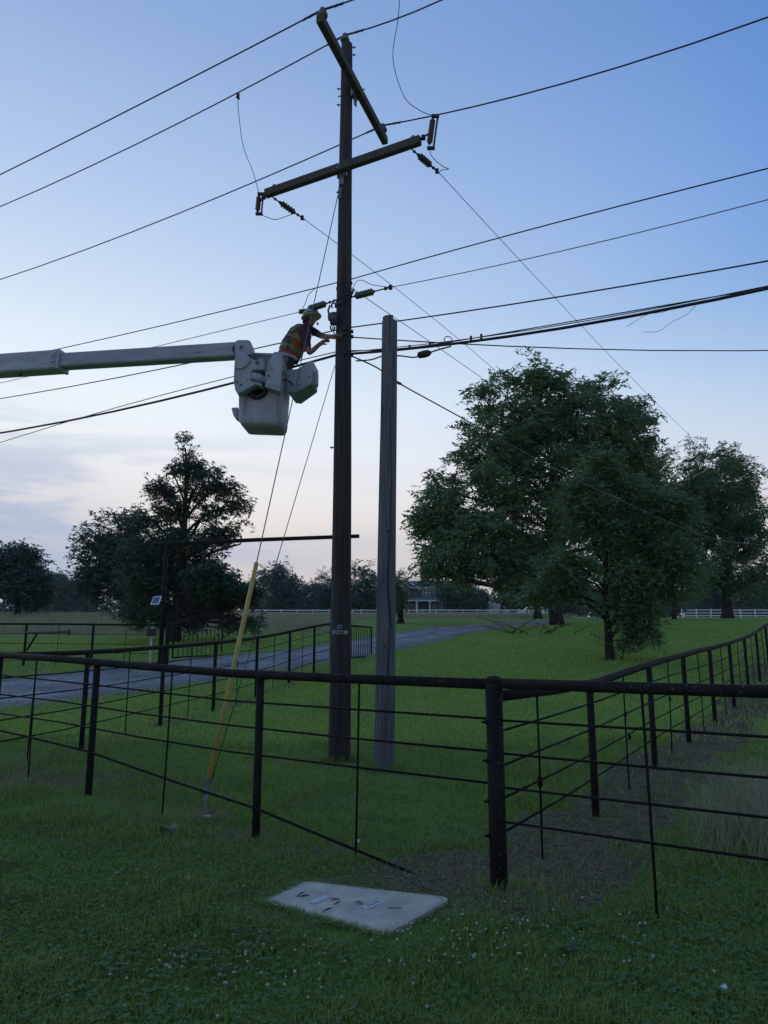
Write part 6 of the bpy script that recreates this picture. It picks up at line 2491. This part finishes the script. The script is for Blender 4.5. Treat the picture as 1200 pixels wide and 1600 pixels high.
    blades('long_grass', 'long pale unmown grass arching beyond the fence on the right', x, y, rng.uniform(.18, .62, n), rng.uniform(.0012, .0024, n), 1.15, mat('pale_long_grass', (.24, .25, .12), .8, island=(.50, .46, .30), spec=.2, transl=.25), seed=6)
    # unmown field
    n = 120000
    x = rng.uniform(-75, 20, n)
    y = 32 * (118 / 32) ** rng.random(n)
    keep = (rng.random(n) < in_meadow(x, y)) & free(x, y) & (np.abs(x) < .62 * y + 3)
    x, y = x[keep], y[keep]
    h = rng.uniform(.25, .75, len(x)) * (.7 + .6 * fbm(x * .2, y * .2, 61))
    blades('field_grass', 'tall pale unmown grass in the field behind the driveway', x, y, h, .004 + .00045 * y, .5, M_tall, seg2=False, seed=7)


build_grass()


def build_bits():
    # pieces of litter and dead leaves on the lawn
    spots = [(263, 1303, 'flat pale piece of bark lying in the grass at left', .10, (.24, .24, .22)), (556, 1325, 'curled pale leaf by the foot of a fence rod', .05, (.45, .44, .38)), (320, 1285, 'small pale leaf near the guy anchor', .06, (.36, .34, .28)),
             (1130, 1562, 'white scrap lying in the grass at lower right', .035, (.65, .66, .66)), (1068, 1424, 'white scrap on the bare earth outside the fence', .03, (.65, .66, .66)), (888, 1500, 'broad dark weed leaf in the foreground grass', .06, (.045, .07, .035))]
    for i, (px, py, lab, s, col) in enumerate(spots):
        p = G(px, py) + Vector((0, 0, .05 if i != 4 else .02))
        rnd = random.Random(i)
        n = 8
        ring0 = []
        for k in range(n):
            t = 2 * math.pi * k / n
            rr = s * (.55 + .45 * rnd.random())
            ring0.append(p + Vector((rr * math.cos(t), rr * .5 * math.sin(t), .25 * s * math.sin(2 * t) + rnd.uniform(-.004, .004))))
        o = MB().loft([ring0, [q + Vector((0, 0, .004)) for q in ring0]], smooth=False).build(('bark_piece', 'dead_leaf', 'dead_leaf', 'paper_scrap', 'paper_scrap', 'weed')[i], mat('bit_%d' % i, col, .8))
        tag(o, lab, ('bark', 'leaf', 'leaf', 'scrap', 'scrap', 'weed')[i])
    # brush pile of fallen branches under the big tree
    c = G(845, 992)
    r = thing('brush_pile', 'heap of fallen twiggy branches below the largest tree', 'branches', tuple(c))
    rnd = random.Random(4)
    for i in range(15):
        a = rnd.uniform(0, 6.28)
        st = c + Vector((rnd.uniform(-1.8, 1.8), rnd.uniform(-.6, .6), .05))
        ln = rnd.uniform(.8, 1.9)
        d = Vector((math.cos(a), .4 * math.sin(a), rnd.uniform(.08, .5)))
        e = st + d * ln
        m = st.lerp(e, .5) + Vector((0, 0, rnd.uniform(.02, .2)))
        mb = MB().tube([st, m, e], [.022, .014, .005], 5)
        for k in range(3):
            q = m.lerp(e, rnd.random())
            mb.tube([q, q + Vector((rnd.uniform(-.4, .4), rnd.uniform(-.2, .2), rnd.uniform(.05, .35)))], [.008, .003], 4)
        mb.build('branch', M_bark, r)


build_bits()


# ------------------------------------------------------------------ evening air
def build_haze():
    m = bpy.data.materials.new('evening_air')
    m.use_nodes = True
    t = m.node_tree
    for n in list(t.nodes):
        if n.type != 'OUTPUT_MATERIAL':
            t.nodes.remove(n)
    v = N(t, 'ShaderNodeVolumePrincipled')
    v.inputs['Color'].default_value = (.80, .88, 1.0, 1)
    v.inputs['Density'].default_value = HAZE
    v.inputs['Anisotropy'].default_value = 0.2
    t.links.new(v.outputs[0], t.nodes['Material Output'].inputs['Volume'])
    o = MB().box((0, 180, 17), (1040, 480, 38)).build('haze', m)
    tag(o, 'thin blue evening haze over the fields', 'haze', kind='stuff')


HAZE = .00020
build_haze()
